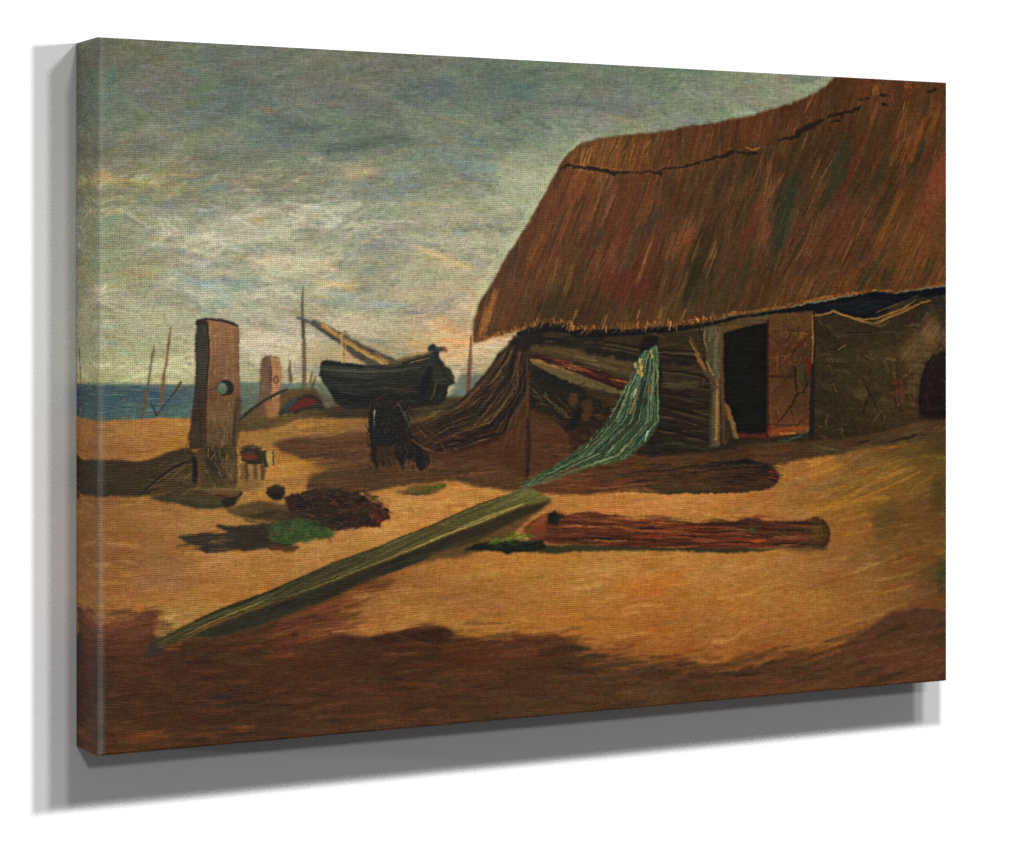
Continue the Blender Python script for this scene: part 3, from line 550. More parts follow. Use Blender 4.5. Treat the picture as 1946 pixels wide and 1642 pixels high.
# red boat cover
fill([(530, 788), (540, 770), (560, 759), (582, 750), (600, 754), (616, 768), (620, 777), (590, 780), (560, 786)], C(52, 46, 38), 2.5, 1.6)
fill([(534, 784), (540, 768), (566, 758), (560, 772), (546, 786)], C(66, 70, 66), 2, 1.5, .8)
fill([(534, 774), (548, 762), (568, 752), (582, 752), (560, 764), (546, 776)], C(64, 72, 74), 2, 1.5, .7)
fill([(548, 778), (560, 766), (584, 757), (598, 760), (606, 768), (590, 774), (566, 778), (550, 784)], C(98, 42, 32), 2.5, 1.4)
dabs([(588, 764, 14, 6, -.2, (126, 54, 40), .6), (574, 770, 20, 5, -.3, (70, 44, 34), .6), (566, 774, 20, 5, -.3, (112, 38, 34), .6), (545, 787, 20, 5, -.1, (150, 120, 74), .6), (600, 788, 60, 8, 0, (66, 58, 36), .6)])

fill([(600, 776), (640, 762), (700, 764), (780, 764), (850, 752), (880, 756), (860, 776), (800, 792), (700, 796), (640, 792)], C(66, 56, 38), 3, 3, .85)
for k in range(60):
    stroke(rng.uniform(600, 880), 776 + rng.normal(0, 9), -.05 + rng.normal(0, .12), rng.uniform(14, 44), rng.uniform(2, 5), [C(50, 44, 32), C(86, 72, 46), C(104, 84, 50), C(42, 38, 30)][k % 4], .55)
# ---- boat ----------------------------------------------------------------------
BT = .84 * field([(615, 695, 52, 60, 52), (650, 700, 74, 78, 62), (700, 705, 78, 80, 62), (760, 700, 62, 62, 46), (640, 720, 48, 52, 42), (700, 725, 48, 50, 40), (780, 715, 52, 54, 42), (650, 750, 34, 36, 32), (720, 750, 40, 34, 30), (800, 740, 34, 34, 32),
            (840, 700, 56, 64, 46), (855, 715, 76, 84, 60), (830, 740, 40, 42, 34), (815, 690, 60, 60, 44)])
fill([(600, 715), (640, 770), (620, 778), (605, 750)], C(110, 112, 92), 2, 2, .7)
fill([(640, 690), (660, 668), (720, 690), (760, 684), (760, 700), (640, 700)], C(178, 150, 104), 1, 2, .8)
btm = full(*fill([(608, 694), (612, 685), (622, 683), (650, 688), (690, 694), (728, 693), (752, 688), (775, 682), (800, 676), (815, 670), (830, 668), (836, 680), (846, 694), (858, 704), (864, 716), (862, 730), (852, 736), (846, 760), (834, 770), (800, 774), (760, 777), (700, 776), (664, 777), (648, 774), (635, 760), (620, 735), (610, 718)], BT, 1.2, 1))
scatter(btm, 180, .05, (20, 70), (2.5, 6), BT, jit=8, op=.65, hue=4, tone=10, accents=[(86, 84, 66), (22, 26, 26), (70, 50, 42)], pa=.35)
fill([(597, 612), (612, 612), (650, 634), (700, 660), (762, 688), (750, 698), (700, 694), (676, 680), (640, 650), (600, 622)], C(70, 66, 52), 1.5, 1.2, .85)
for p, w, c, o in [([(612, 690), (650, 692), (690, 698)], [5, 8, 4], (28, 34, 32), .9), ([(612, 700), (660, 706), (730, 706), (800, 698)], [3, 5, 4, 2], (86, 88, 68), .6), ([(610, 712), (650, 722), (700, 724), (760, 720)], [8, 6, 4, 2], (30, 34, 32), .7),
                   ([(630, 745), (680, 758), (740, 764)], [6, 12, 8], (26, 28, 28), .8), ([(640, 738), (690, 742), (740, 738)], [2, 4, 2], (58, 62, 48), .6), ([(818, 700), (812, 720), (805, 745)], [10, 18, 14], (24, 28, 32), .85),
                   ([(836, 690), (846, 716), (862, 728)], [3, 3, 3], (36, 34, 28), .8), ([(848, 735), (838, 756), (826, 766)], [4, 6, 4], (40, 44, 40), .8), ([(830, 725), (826, 745), (820, 760)], [3, 4, 3], (96, 84, 50), .6), ([(755, 745), (775, 740), (790, 742)], [5, 9, 5], (70, 40, 36), .7),
                   ([(598, 614), (640, 640), (700, 672), (760, 690)], [10, 13, 16, 8], (76, 76, 66), .85), ([(604, 614), (650, 644), (700, 672), (735, 690)], [5, 9, 12, 6], (160, 126, 66), .95), ([(650, 645), (700, 677), (730, 692)], [3, 4, 3], (188, 150, 84), .9),
                   ([(612, 616), (640, 634)], [4, 4], (196, 142, 74), .9), ([(606, 622), (644, 648), (690, 682)], [5, 6, 4], (70, 68, 58), .85), ([(680, 655), (712, 672), (740, 684)], [4, 7, 4], (80, 72, 64), .8), ([(715, 672), (740, 686)], [4, 3], (164, 118, 66), .8),
                   ([(596, 612), (606, 618)], [10, 9], (84, 86, 84), .8), ([(745, 688), (766, 684), (800, 676), (816, 672)], [8, 7, 5, 4], (96, 88, 54), .9), ([(758, 682), (780, 674), (815, 668)], [3, 4, 3], (150, 124, 66), .8), ([(780, 690), (800, 684), (815, 680)], [2, 2, 1], (150, 126, 74), .7),
                   ([(650, 636), (649, 660), (650, 689)], [4, 5, 4], (186, 158, 104), .95), ([(657, 650), (655, 690)], [4, 3], (176, 146, 92), .9), ([(653, 640), (654, 690)], [1.5, 1.5], (84, 72, 50), .8), ([(648, 634), (656, 630), (664, 640)], [2, 4, 3], (120, 102, 62), .8),
                   ([(660, 656), (670, 668), (685, 680)], [4, 9, 6], (88, 86, 74), .7), ([(818, 664), (824, 660), (830, 668), (828, 690)], [10, 12, 12, 10], (40, 50, 48), .95), ([(832, 664), (842, 664)], [9, 9], (70, 70, 66), .9), ([(845, 662), (848, 668)], [6, 6], (146, 80, 48), .9),
                   ([(820, 682), (812, 690), (800, 695)], [8, 8, 4], (46, 56, 44), .8)]:
    line(p, w, C(*c), o, 1.4, rag=.9)

# ---- big post -------------------------------------------------------------------
PF = C(1., .96, .9) * field([(425, 630, 142, 106, 72), (440, 660, 138, 102, 66), (410, 690, 128, 96, 66), (440, 710, 126, 92, 60), (400, 750, 114, 82, 54), (440, 770, 112, 86, 56), (420, 790, 124, 98, 66), (400, 820, 104, 82, 58), (440, 830, 100, 82, 58), (420, 850, 92, 72, 50), (400, 880, 70, 58, 38), (440, 890, 92, 72, 46), (425, 910, 92, 78, 48)])
PS = field([(380, 630, 62, 56, 46), (385, 690, 66, 62, 50), (380, 740, 60, 52, 40), (375, 790, 62, 44, 30), (370, 830, 82, 60, 38), (380, 850, 60, 44, 30)])
pfm = full(*fill([(390, 607), (420, 609), (452, 617), (455, 626), (454, 700), (457, 760), (453, 800), (448, 830), (447, 870), (452, 905), (450, 926), (400, 930), (370, 924), (368, 880), (385, 852), (389, 800), (392, 740), (396, 690), (396, 640)], PF, 1, 1))
psm = full(*fill([(374, 612), (380, 606), (392, 607), (397, 625), (397, 660), (397, 685), (394, 730), (391, 780), (388, 852), (360, 854), (357, 832), (362, 810), (368, 760), (371, 720), (372, 680), (371, 640)], PS, 1, 1))
scatter(pfm, 160, 1.55, (14, 50), (2, 5), PF, jit=9, op=.6, hue=5, tone=14, accents=[(164, 128, 88), (88, 66, 46)], pa=.35)
scatter(pfm * (YY < 720), 60, .1, (14, 40), (2, 4), PF, jit=7, op=.5, hue=4, tone=10)
scatter(psm, 90, 1.6, (20, 60), (2, 5), PS, jit=7, op=.6, hue=4, tone=10, accents=[(36, 34, 30), (88, 68, 46)], pa=.4)
line([(376, 610), (392, 606), (420, 609), (446, 616), (453, 620)], [6, 4, 5, 6, 3], C(52, 36, 26), .95)
line([(374, 614), (388, 614), (394, 618)], [6, 8, 4], C(54, 34, 26), .9)
line([(394, 612), (397, 640), (397, 690), (393, 730)], [3, 3, 3, 2], C(44, 34, 28), .8)
line([(392, 730), (390, 790), (390, 850)], [5, 7, 4], C(72, 46, 28), .7)
line([(454, 625), (453, 700), (455, 760)], [2, 2, 2], C(92, 66, 46), .6)
line([(364, 800), (358, 830), (352, 858)], [3, 4, 3], C(112, 82, 48), .5)
fill(ell(428, 737, 16, 14), C(44, 42, 34), .8, 1)
fill(ell(422, 739, 10, 11), C(88, 104, 82), 1, 1)
fill(ell(421, 733, 6, 5), C(116, 124, 100), 1, 1.5, .7)
line(ell(428, 737, 13, 12, 16, -1.6, 1.3), 6, C(40, 36, 32), .9, 1.5)
line(ell(428, 737, 16, 14, 16, .3, 2.4), 2, C(60, 46, 32), .8)
line([(398, 742), (412, 736)], 3, C(84, 60, 40), .7)
for x, y in ((404, 772), (418, 764), (432, 778), (411, 790), (440, 770)):
    line([(x, y), (x + 1, y + 30), (x, y + 64)], [.6, 1.8, .6], C(146, 118, 80), .35)
fill([(448, 750), (458, 752), (458, 800), (452, 850), (444, 850), (443, 800)], C(84, 66, 46), 2, 2, .75)
line([(448, 776), (445, 815), (444, 850)], [3, 5, 4], C(66, 52, 38), .7, 2)
# darker ground and broken wood round its foot
fill([(330, 872), (372, 862), (372, 930), (320, 940), (296, 926)], C(84, 64, 40), 3, 3, .6)
fill([(380, 918), (470, 908), (500, 918), (470, 932), (400, 940)], C(120, 92, 56), 3, 3, .6)
for k in range(70):
    x, y = rng.uniform(285, 380), rng.uniform(876, 942)
    stroke(x, y, -.5 + rng.normal(0, .25), rng.uniform(12, 40), rng.uniform(2, 5), [C(66, 50, 34), C(98, 74, 46), C(54, 44, 32), C(118, 90, 56)][k % 4], .55)
# clutter at its foot
fill([(366, 868), (374, 864), (378, 900), (374, 920), (366, 916)], C(28, 28, 28), 1, .8)
fill([(377, 858), (389, 856), (389, 918), (376, 922)], C(124, 70, 42), 1, .8)
line([(388, 862), (389, 918)], 3, C(96, 50, 30), .8)
fill([(372, 856), (400, 846), (440, 848), (452, 862), (453, 905), (446, 924), (380, 926)], C(84, 66, 42), 3, 2.5, .85)
fill([(396, 858), (424, 862), (430, 900), (404, 908), (392, 890)], C(52, 44, 32), 4, 3, .75)
fill([(428, 880), (450, 872), (450, 912), (432, 914)], C(108, 84, 54), 3, 2.5, .7)
dabs([(412, 872, 14, 5, 1.2, (142, 116, 70), .8), (420, 884, 12, 4, 1.0, (150, 124, 76), .8), (404, 884, 16, 5, 1.5, (40, 36, 28), .8), (436, 900, 20, 6, 1.4, (134, 104, 66), .6), (398, 868, 16, 4, 1.4, (116, 92, 58), .6), (446, 916, 8, 6, 1, (40, 32, 24), .8)])
for k in range(90):
    x, y = rng.uniform(392, 450), rng.uniform(850, 924)
    stroke(x, y, 1.5 + rng.normal(0, .4), rng.uniform(6, 22), rng.uniform(2, 5), [C(54, 48, 34), C(112, 90, 54), C(84, 68, 42), C(40, 36, 28), C(136, 108, 66)][k % 5], .7)
line([(262, 944), (290, 920), (310, 902), (335, 886), (366, 874)], [2, 4, 4, 6, 3], C(42, 30, 22), .9)
line([(280, 932), (300, 914), (318, 902)], [1, 2.5, 1], C(120, 86, 56), .7)
dabs([(346, 890, 40, 10, -.4, (96, 72, 46), .6), (350, 905, 44, 8, -.2, (112, 82, 52), .6), (356, 926, 40, 6, 0, (66, 42, 34), .7), (350, 915, 50, 10, -.2, (64, 46, 32), .6), (400, 930, 80, 8, .1, (112, 92, 58), .7), (380, 938, 70, 5, .08, (58, 42, 30), .7),
      (440, 918, 30, 8, 0, (120, 98, 62), .6)])
fill([(457, 858), (468, 850), (490, 850), (500, 858), (502, 880), (480, 884), (460, 876)], C(60, 46, 34), 2, 1.5)
fill([(460, 861), (486, 864), (490, 873), (462, 873)], C(108, 54, 38), 2, 1.6)
for k in range(24):
    stroke(rng.uniform(460, 500), rng.uniform(850, 882), rng.normal(.1, .3), rng.uniform(8, 20), rng.uniform(2, 4), [C(60, 46, 36), C(96, 56, 40), C(40, 34, 28), C(116, 66, 44)][k % 4], .55)
fill([(496, 858), (506, 856), (512, 888), (502, 888)], C(58, 62, 42), 1, 1)
fill([(505, 860), (516, 856), (519, 880), (510, 890)], C(172, 140, 76), 1, 1)
line([(519, 856), (520, 884)], 2.5, C(74, 66, 44), .9)
fill([(457, 882), (500, 884), (506, 892), (502, 910), (470, 912), (456, 908)], C(124, 92, 56), 2.5, 2, .8)
for x, c in ((460, (112, 86, 52)), (468, (66, 50, 36)), (477, (150, 120, 74)), (485, (92, 64, 42)), (493, (156, 124, 78)), (499, (78, 56, 38))):
    line([(x, 884), (x + 1, 908)], [8, 6], C(*c), .55, 3, rag=1.6)
line([(462, 850), (480, 847), (498, 852)], [3, 5, 3], C(72, 62, 48), .7, 2)
# ---- hut wall ------------------------------------------------------------------
HW = C(.84, .8, .78) * field([(1010, 650, 62, 50, 36), (1040, 670, 72, 58, 38), (1130, 645, 72, 62, 40), (1200, 680, 72, 60, 38), (1080, 680, 92, 74, 44), (1280, 660, 70, 58, 38), (1300, 700, 74, 62, 38), (1290, 760, 52, 44, 32), (1290, 820, 50, 46, 34),
            (1060, 720, 44, 40, 28), (1060, 780, 62, 48, 28), (1120, 770, 80, 56, 32), (1110, 810, 52, 38, 28), (1180, 740, 84, 70, 42), (1150, 720, 98, 84, 50), (1030, 840, 102, 62, 36), (1090, 840, 92, 54, 32), (1010, 760, 56, 44, 30), (1240, 860, 54, 46, 34),
            (1330, 640, 76, 66, 46), (1330, 800, 58, 50, 34), (1580, 640, 72, 58, 38), (1600, 690, 78, 66, 42), (1660, 680, 92, 78, 48), (1720, 680, 92, 78, 46), (1780, 640, 88, 72, 46), (1780, 590, 66, 58, 42), (1580, 760, 66, 58, 38), (1640, 760, 78, 64, 40),
            (1700, 760, 88, 72, 44), (1600, 820, 70, 58, 38), (1700, 820, 80, 62, 40), (1790, 820, 92, 70, 42), (1740, 640, 76, 64, 44), (1660, 630, 70, 56, 38)])
hwm = full(*fill([(985, 640), (1040, 622), (1120, 626), (1250, 622), (1360, 606), (1560, 575), (1830, 545), (1830, 800), (1760, 800), (1640, 828), (1550, 838), (1460, 842), (1360, 858), (1240, 868), (1180, 862), (1090, 868), (1004, 872), (1002, 700)], HW, 1.5, 1.5))
left_w = hwm * (XX < 1370)
right_w = hwm * (XX > 1545)
scatter(left_w, 420, .06, (20, 70), (3, 6), HW, jit=9, op=.6, hue=4, tone=12, angj=.12, accents=[(100, 84, 52), (36, 34, 28), (84, 58, 36)], pa=.35)
scatter(right_w, 520, 1.2, (10, 34), (3, 7), HW, jit=9, op=.55, hue=5, tone=12, angj=.9, accents=[(116, 92, 56), (50, 44, 32), (92, 58, 44), (76, 74, 50)], pa=.35)
for k in range(60):      # rough boards and daub to the right of the door
    x, y = rng.uniform(1556, 1800), rng.uniform(630, 820)
    if x > 1735 and y > 650:
        continue
    q = [C(104, 86, 52), C(56, 48, 34), C(88, 74, 46), C(66, 62, 42), C(98, 74, 48), C(46, 42, 30)][k % 6]
    fill(ell(x, y, rng.uniform(6, 20), rng.uniform(3, 8)), q, 6, 2.5, .3)
for k in range(60):
    x, y = rng.uniform(1556, 1800), rng.uniform(610, 830)
    a = rng.uniform(0, 3.14)
    r = rng.uniform(5, 16)
    line([(x - r * math.cos(a), y - r * math.sin(a)), (x + rng.normal(0, 2), y + rng.normal(0, 2)), (x + r * math.cos(a), y + r * math.sin(a))], [1, rng.uniform(1.5, 3), 1], [C(42, 36, 28), C(40, 38, 28), C(124, 100, 62)][k % 3], .5, 1.4, rag=2)
# stacked timbers with dark gaps between them
for k, (x0, y0, x1, y1, w) in enumerate([(1010, 662, 1230, 706, 5), (1150, 650, 1340, 668, 5), (1255, 672, 1338, 684, 6), (1255, 704, 1340, 716, 4), (1255, 722, 1344, 736, 5), (1255, 768, 1346, 792, 6), (1255, 786, 1348, 812, 4), (1252, 812, 1346, 836, 6), (1250, 838, 1340, 848, 5), (1180, 770, 1240, 800, 4), (1010, 640, 1110, 650, 5), (1120, 655, 1225, 672, 4)]):
    xm, ym = (x0 + x1) / 2, (y0 + y1) / 2 + rng.normal(0, 2)
    line([(x0, y0), (xm, ym), (x1, y1)], [w * .6, w, w * .5], C(34, 30, 24), .75, 2, rag=1.1)
    line([(x0, y0 + w), (xm, ym + w), (x1, y1 + w)], [1, w * .6, 1], C(102, 84, 52), .5, 2, rag=1.1)
# slanting boards on the left gable
fill([(1008, 690), (1030, 682), (1100, 700), (1170, 722), (1240, 740), (1225, 756), (1190, 752), (1120, 738), (1060, 718)], C(104, 90, 54), 2, 1.2)
fill([(1010, 676), (1040, 674), (1110, 695), (1190, 722), (1240, 738), (1234, 746), (1180, 742), (1110, 714), (1050, 694)], C(62, 34, 28), 1.6, 1)
seg([(1050, 686), (1110, 704), (1180, 726), (1220, 736)], 30, (2, 4), [(140, 82, 46), (124, 66, 40)], .8, 3, (.1, .25))
seg([(1014, 686), (1050, 692), (1090, 702)], 18, (2, 4), [(164, 124, 66), (130, 96, 52)], .8, 3, (.2, .4))
fill([(1010, 655), (1060, 658), (1150, 672), (1230, 690), (1230, 712), (1200, 716), (1120, 690), (1040, 672), (1010, 668)], C(94, 76, 46), 2, 1.5, .85)
seg([(1020, 662), (1100, 676), (1200, 700)], 40, (2, 5), [(108, 90, 54), (78, 64, 40), (88, 68, 42)], .6, 8, (.15, .35))
fill([(1010, 702), (1030, 704), (1070, 722), (1110, 740), (1120, 752), (1080, 744), (1030, 726), (1010, 716)], C(34, 36, 32), 1.8, 1, .9)
fill([(1008, 720), (1070, 745), (1130, 755), (1160, 770), (1150, 800), (1110, 830), (1060, 790), (1010, 774)], C(42, 36, 24), 3, 2, .9)
for k in range(60):
    stroke(rng.uniform(1012, 1150), rng.uniform(730, 800), .5 + rng.normal(0, .5), rng.uniform(8, 30), rng.uniform(1.6, 4), [C(84, 66, 38), C(28, 26, 20), C(60, 50, 32), C(112, 92, 54), C(36, 34, 26)][k % 5], .65)
fill([(1084, 745), (1102, 744), (1096, 768), (1086, 778), (1080, 770)], C(92, 66, 38), 3, 1.8, .8)
fill([(1106, 762), (1124, 758), (1130, 775), (1120, 800), (1104, 798)], C(90, 62, 34), 3.5, 2, .75)
fill([(1088, 790), (1102, 770), (1110, 778), (1096, 810), (1080, 822), (1072, 816)], C(32, 30, 30), 2, 1.5)
seg([(1012, 740), (1050, 770), (1070, 790)], 30, (2, 4), [(110, 86, 50), (40, 36, 26), (132, 110, 66), (70, 54, 32)], .7, 10, (.2, .4))
fill([(1006, 775), (1040, 790), (1076, 818), (1112, 850), (1150, 868), (1150, 888), (1006, 892)], C(92, 58, 36), 3, 4, .85)
for k in range(80):
    x = rng.uniform(1008, 1140)
    y = rng.uniform(785 + (x - 1008) * .62, 888)
    stroke(x, y, rng.normal(.15, .35), rng.uniform(10, 40), rng.uniform(2, 5), [C(76, 46, 30), C(112, 70, 42), C(60, 42, 28), C(100, 58, 36)][k % 4], .5)
seg([(1008, 772), (1050, 792), (1078, 816)], 12, (3, 5), [(44, 34, 26), (60, 44, 30)], .8, 4, (.3, .5))
fill([(1078, 820), (1140, 790), (1150, 800), (1120, 840), (1090, 862)], C(58, 40, 26), 3, 2.5, .75)
for k in range(50):
    stroke(rng.uniform(1080, 1160), rng.uniform(770, 850), rng.normal(.3, .8), rng.uniform(8, 24), rng.uniform(2, 5), [C(84, 56, 32), C(34, 28, 22), C(62, 44, 28), C(100, 66, 36)][k % 4], .6)
for (x, y, rx, ry) in ((1142, 792, 9, 10), (1128, 822, 8, 7), (1150, 772, 8, 6), (1112, 832, 8, 8)):
    fill(ell(x, y, rx, ry), C(80, 54, 32), 4, 2, .6)
    line(ell(x, y, rx, ry, 14, .2, 3.), 3, C(32, 28, 22), .7, 1.4)
for (x, y, rx, ry) in ((1121, 665, 12, 9), (1152, 673, 14, 7), (1182, 678, 13, 10), (1206, 682, 20, 8), (1138, 668, 8, 7), (1280, 688, 30, 7), (1306, 690, 18, 6), (1090, 655, 18, 6), (1070, 650, 18, 5), (1130, 642, 22, 7), (1105, 640, 16, 6)):
    fill(ell(x, y, rx, ry), C(38, 34, 28), 2.5, 1.5, .85)
line([(1010, 652), (1060, 652), (1130, 660), (1170, 674), (1220, 686)], [2, 3, 4, 4, 3], C(44, 38, 28), .75)
line([(1012, 648), (1080, 641), (1150, 646)], [4, 6, 2], C(36, 42, 34), .7)
fill([(1222, 640), (1250, 636), (1248, 658), (1236, 664), (1222, 678), (1216, 660)], C(34, 28, 26), 2, 1.5, .95)
line([(1254, 690), (1258, 720), (1252, 760)], [5, 8, 4], C(34, 34, 26), .8)
for y, a in ((745, .12), (760, .1), (800, .14), (780, -.05), (824, .1)):
    line([(1252, y), (1290, y + 40 * a), (1340, y + 90 * a)], [2, 4, 2], C(32, 28, 24), .6)
line([(1255, 750), (1300, 758), (1340, 768)], [1, 5, 2], C(72, 58, 38), .7)
dabs([(1260, 805, 40, 20, .1, (34, 38, 36), .6), (1290, 730, 70, 24, 0, (76, 66, 40), .5), (1300, 840, 90, 16, 0, (52, 54, 38), .5), (1240, 850, 40, 20, .2, (36, 40, 34), .6), (1300, 862, 120, 10, -.03, (80, 60, 38), .5)])

# ---- brown fishing net -----------------------------------------------------------
NT = .88 * field([(980, 660, 62, 44, 32), (950, 690, 66, 48, 36), (990, 720, 78, 56, 36), (930, 730, 62, 50, 36), (960, 760, 98, 72, 38), (900, 770, 66, 48, 30), (920, 800, 84, 60, 34), (850, 805, 60, 42, 28), (960, 800, 90, 60, 34), (860, 840, 66, 42, 28), (820, 840, 84, 56, 34), (990, 790, 92, 62, 36), (1000, 840, 76, 48, 32), (940, 830, 74, 46, 30)])
NETP = [(980, 640), (966, 655), (950, 672), (936, 696), (915, 722), (890, 750), (866, 772), (838, 790), (806, 800), (776, 806), (772, 830), (790, 852), (812, 864), (850, 864), (890, 858), (930, 846), (960, 828), (985, 806), (1003, 790), (1008, 700), (1004, 648)]
ntm = full(*fill(NETP, NT, 2, 1.5))
fill([(800, 858), (860, 862), (930, 846), (985, 806), (1005, 800), (1004, 905), (940, 880), (860, 870)], C(84, 52, 32), 3, 4, .8)
for k in range(330):
    q = rng.random()
    f = rng.uniform(0, 1)
    o = np.array([(966, 655), (936, 700), (880, 762), (800, 806)], float)
    i_ = np.array([(1002, 655), (1000, 750), (958, 826), (840, 866)], float)
    pl = o * (1 - f) + i_ * f
    t = rng.uniform(0, 2.4)
    j = int(t)
    p0 = pl[j] + (pl[j + 1] - pl[j]) * (t - j)
    a = math.atan2(*(pl[j + 1] - pl[j])[::-1])
    c = [(40, 30, 24), (52, 38, 28), (116, 84, 46), (88, 62, 36), (66, 46, 30), (98, 70, 40), (36, 28, 26), (132, 98, 58)][k % 8]
    stroke(p0[0], p0[1], a + rng.normal(0, .15), rng.uniform(18, 52), rng.uniform(2, 5), C(*c) + rng.normal(0, 6), .65, rng.normal(0, .1), .6, 12)
line([(950, 676), (932, 702), (905, 735), (880, 760), (850, 784), (820, 800)], [8, 6, 5, 6, 6, 3], C(34, 28, 26), .75, 2)
line([(1000, 690), (985, 750), (965, 784), (930, 810), (880, 838), (830, 846)], [4, 7, 16, 8, 6, 3], C(30, 26, 26), .8, 2.5)
line([(940, 700), (925, 735), (900, 765)], [2, 8, 2], C(66, 72, 64), .45, 3)
line([(970, 745), (950, 780), (915, 805)], [2, 7, 2], C(122, 92, 42), .6, 3)
line([(850, 836), (900, 822), (950, 836)], [4, 12, 4], C(50, 32, 30), .5, 4)
line([(1000, 655), (1003, 740), (1003, 800)], [6, 7, 6], C(92, 66, 40), .6, 2)
line([(1004, 795), (1005, 850), (1002, 905)], [6, 11, 6], C(54, 36, 28), .75, 3)
for k in range(80):
    x = rng.uniform(940, 1000)
    stroke(x, 690 + (1000 - x) * .7 + rng.normal(0, 26), 1.9 + rng.normal(0, .2), rng.uniform(3, 10), 1.8, C(156, 116, 84) + rng.normal(0, 14), .55)
for k in range(50):
    stroke(rng.uniform(960, 1002), rng.uniform(780, 850), 1.75, rng.uniform(16, 44), rng.uniform(2, 4), [C(126, 80, 46), C(82, 52, 34), C(66, 42, 30)][k % 3], .5)
for k in range(40):
    q = rng.random()
    stroke(785 + q * 70 + rng.normal(0, 8), 812 + q * 40 + rng.normal(0, 8), .7 + rng.normal(0, .3), rng.uniform(8, 24), 3, [C(104, 70, 42), C(48, 34, 28), C(70, 46, 34)][k % 3], .6)

for k in range(46):      # loose strands of the net
    f = rng.uniform(-.06, 1)
    P0 = np.array([(972, 655), (940, 700), (884, 762), (806, 806)], float) * (1 - f) + np.array([(1002, 660), (1000, 750), (958, 826), (832, 862)], float) * f
    P0 += rng.normal(0, 3, P0.shape)
    w = rng.uniform(1.4, 3)
    line([tuple(q) for q in (P0[0], (P0[0] + P0[1]) / 2 + rng.normal(0, 1.5, 2), P0[1], (P0[1] + P0[2]) / 2 + rng.normal(0, 2, 2), P0[2], P0[3])], [w, w, w, w, w, w * .5],
         [C(34, 26, 22), C(44, 32, 24), C(124, 90, 52), C(38, 30, 26), C(92, 60, 38), C(30, 26, 26), C(72, 66, 56)][k % 7], .6, 1.2, rag=2)
for k in range(60):
    f = rng.uniform(0, 1)
    stroke(790 + f * 90 + rng.normal(0, 14), 826 + f * 18 + rng.normal(0, 14), rng.normal(.2, .6), rng.uniform(8, 30), rng.uniform(2, 4), [C(50, 36, 28), C(96, 66, 40), C(36, 28, 26), C(120, 82, 50)][k % 4], .6)

# ---- dark barrel ---------------------------------------------------------------
fill([(700, 764), (716, 758), (740, 750), (768, 752), (776, 775), (778, 800), (782, 826), (800, 845), (818, 872), (812, 890), (798, 894), (788, 878), (774, 872), (762, 888), (754, 870), (734, 868), (734, 884), (722, 880), (716, 890), (706, 880), (703, 830)], C(34, 32, 30), 2, 1.2)
bm_ = full(*poly_mask([(704, 766), (770, 756), (778, 830), (806, 870), (760, 850), (706, 846)], 1, 1))
scatter(bm_, 90, 1.4, (8, 26), (3, 6), C(36, 34, 33), jit=9, op=.7, hue=4, tone=10, angj=.6, accents=[(66, 58, 54), (20, 22, 26), (58, 44, 34)], pa=.4)
fill([(716, 850), (752, 846), (752, 884), (738, 888), (716, 884)], C(76, 52, 34), 2, 1.5, .8)
for k in range(150):     # ragged, matted edge and fringe
    s = rng.random()
    if s < .35:
        x, y, a = rng.choice([702, 776]) + rng.normal(0, 4), rng.uniform(764, 850), 1.57 + rng.normal(0, .4)
    elif s < .8:
        x, y, a = rng.uniform(704, 816), rng.uniform(852, 888), 1.45 + rng.normal(0, .3)
    else:
        x, y, a = rng.uniform(700, 780), 760 + rng.normal(0, 5), rng.normal(0, .5)
    stroke(x, y, a, rng.uniform(8, 26), rng.uniform(2, 6), [C(32, 30, 28), C(40, 34, 30), C(84, 58, 38), C(28, 28, 28), C(60, 44, 34)][k % 5], .75)
for k in range(60):
    stroke(rng.uniform(706, 776), rng.uniform(764, 846), rng.uniform(0, 3), rng.uniform(5, 16), rng.uniform(1.6, 4), [C(58, 52, 48), C(24, 24, 26), C(52, 40, 34), C(74, 68, 60)][k % 4], .6)
line([(706, 770), (705, 820), (712, 880)], [3, 3, 4], C(40, 26, 22), .8)
line([(713, 780), (711, 796)], [1.6, 1], C(180, 180, 174), .8)
line([(711, 800), (712, 812)], [1.5, 1], C(160, 160, 154), .6)
line([(758, 768), (770, 790), (780, 812)], [3, 5, 3], C(92, 90, 78), .55, 2)
for k in range(14):
    stroke(rng.uniform(745, 785), rng.uniform(735, 850), rng.uniform(0, 3), rng.uniform(3, 6), 1.6, C(166, 160, 150), .5)
line([(784, 836), (806, 852), (824, 858)], [2, 3.5, 2], C(124, 86, 54), .7)

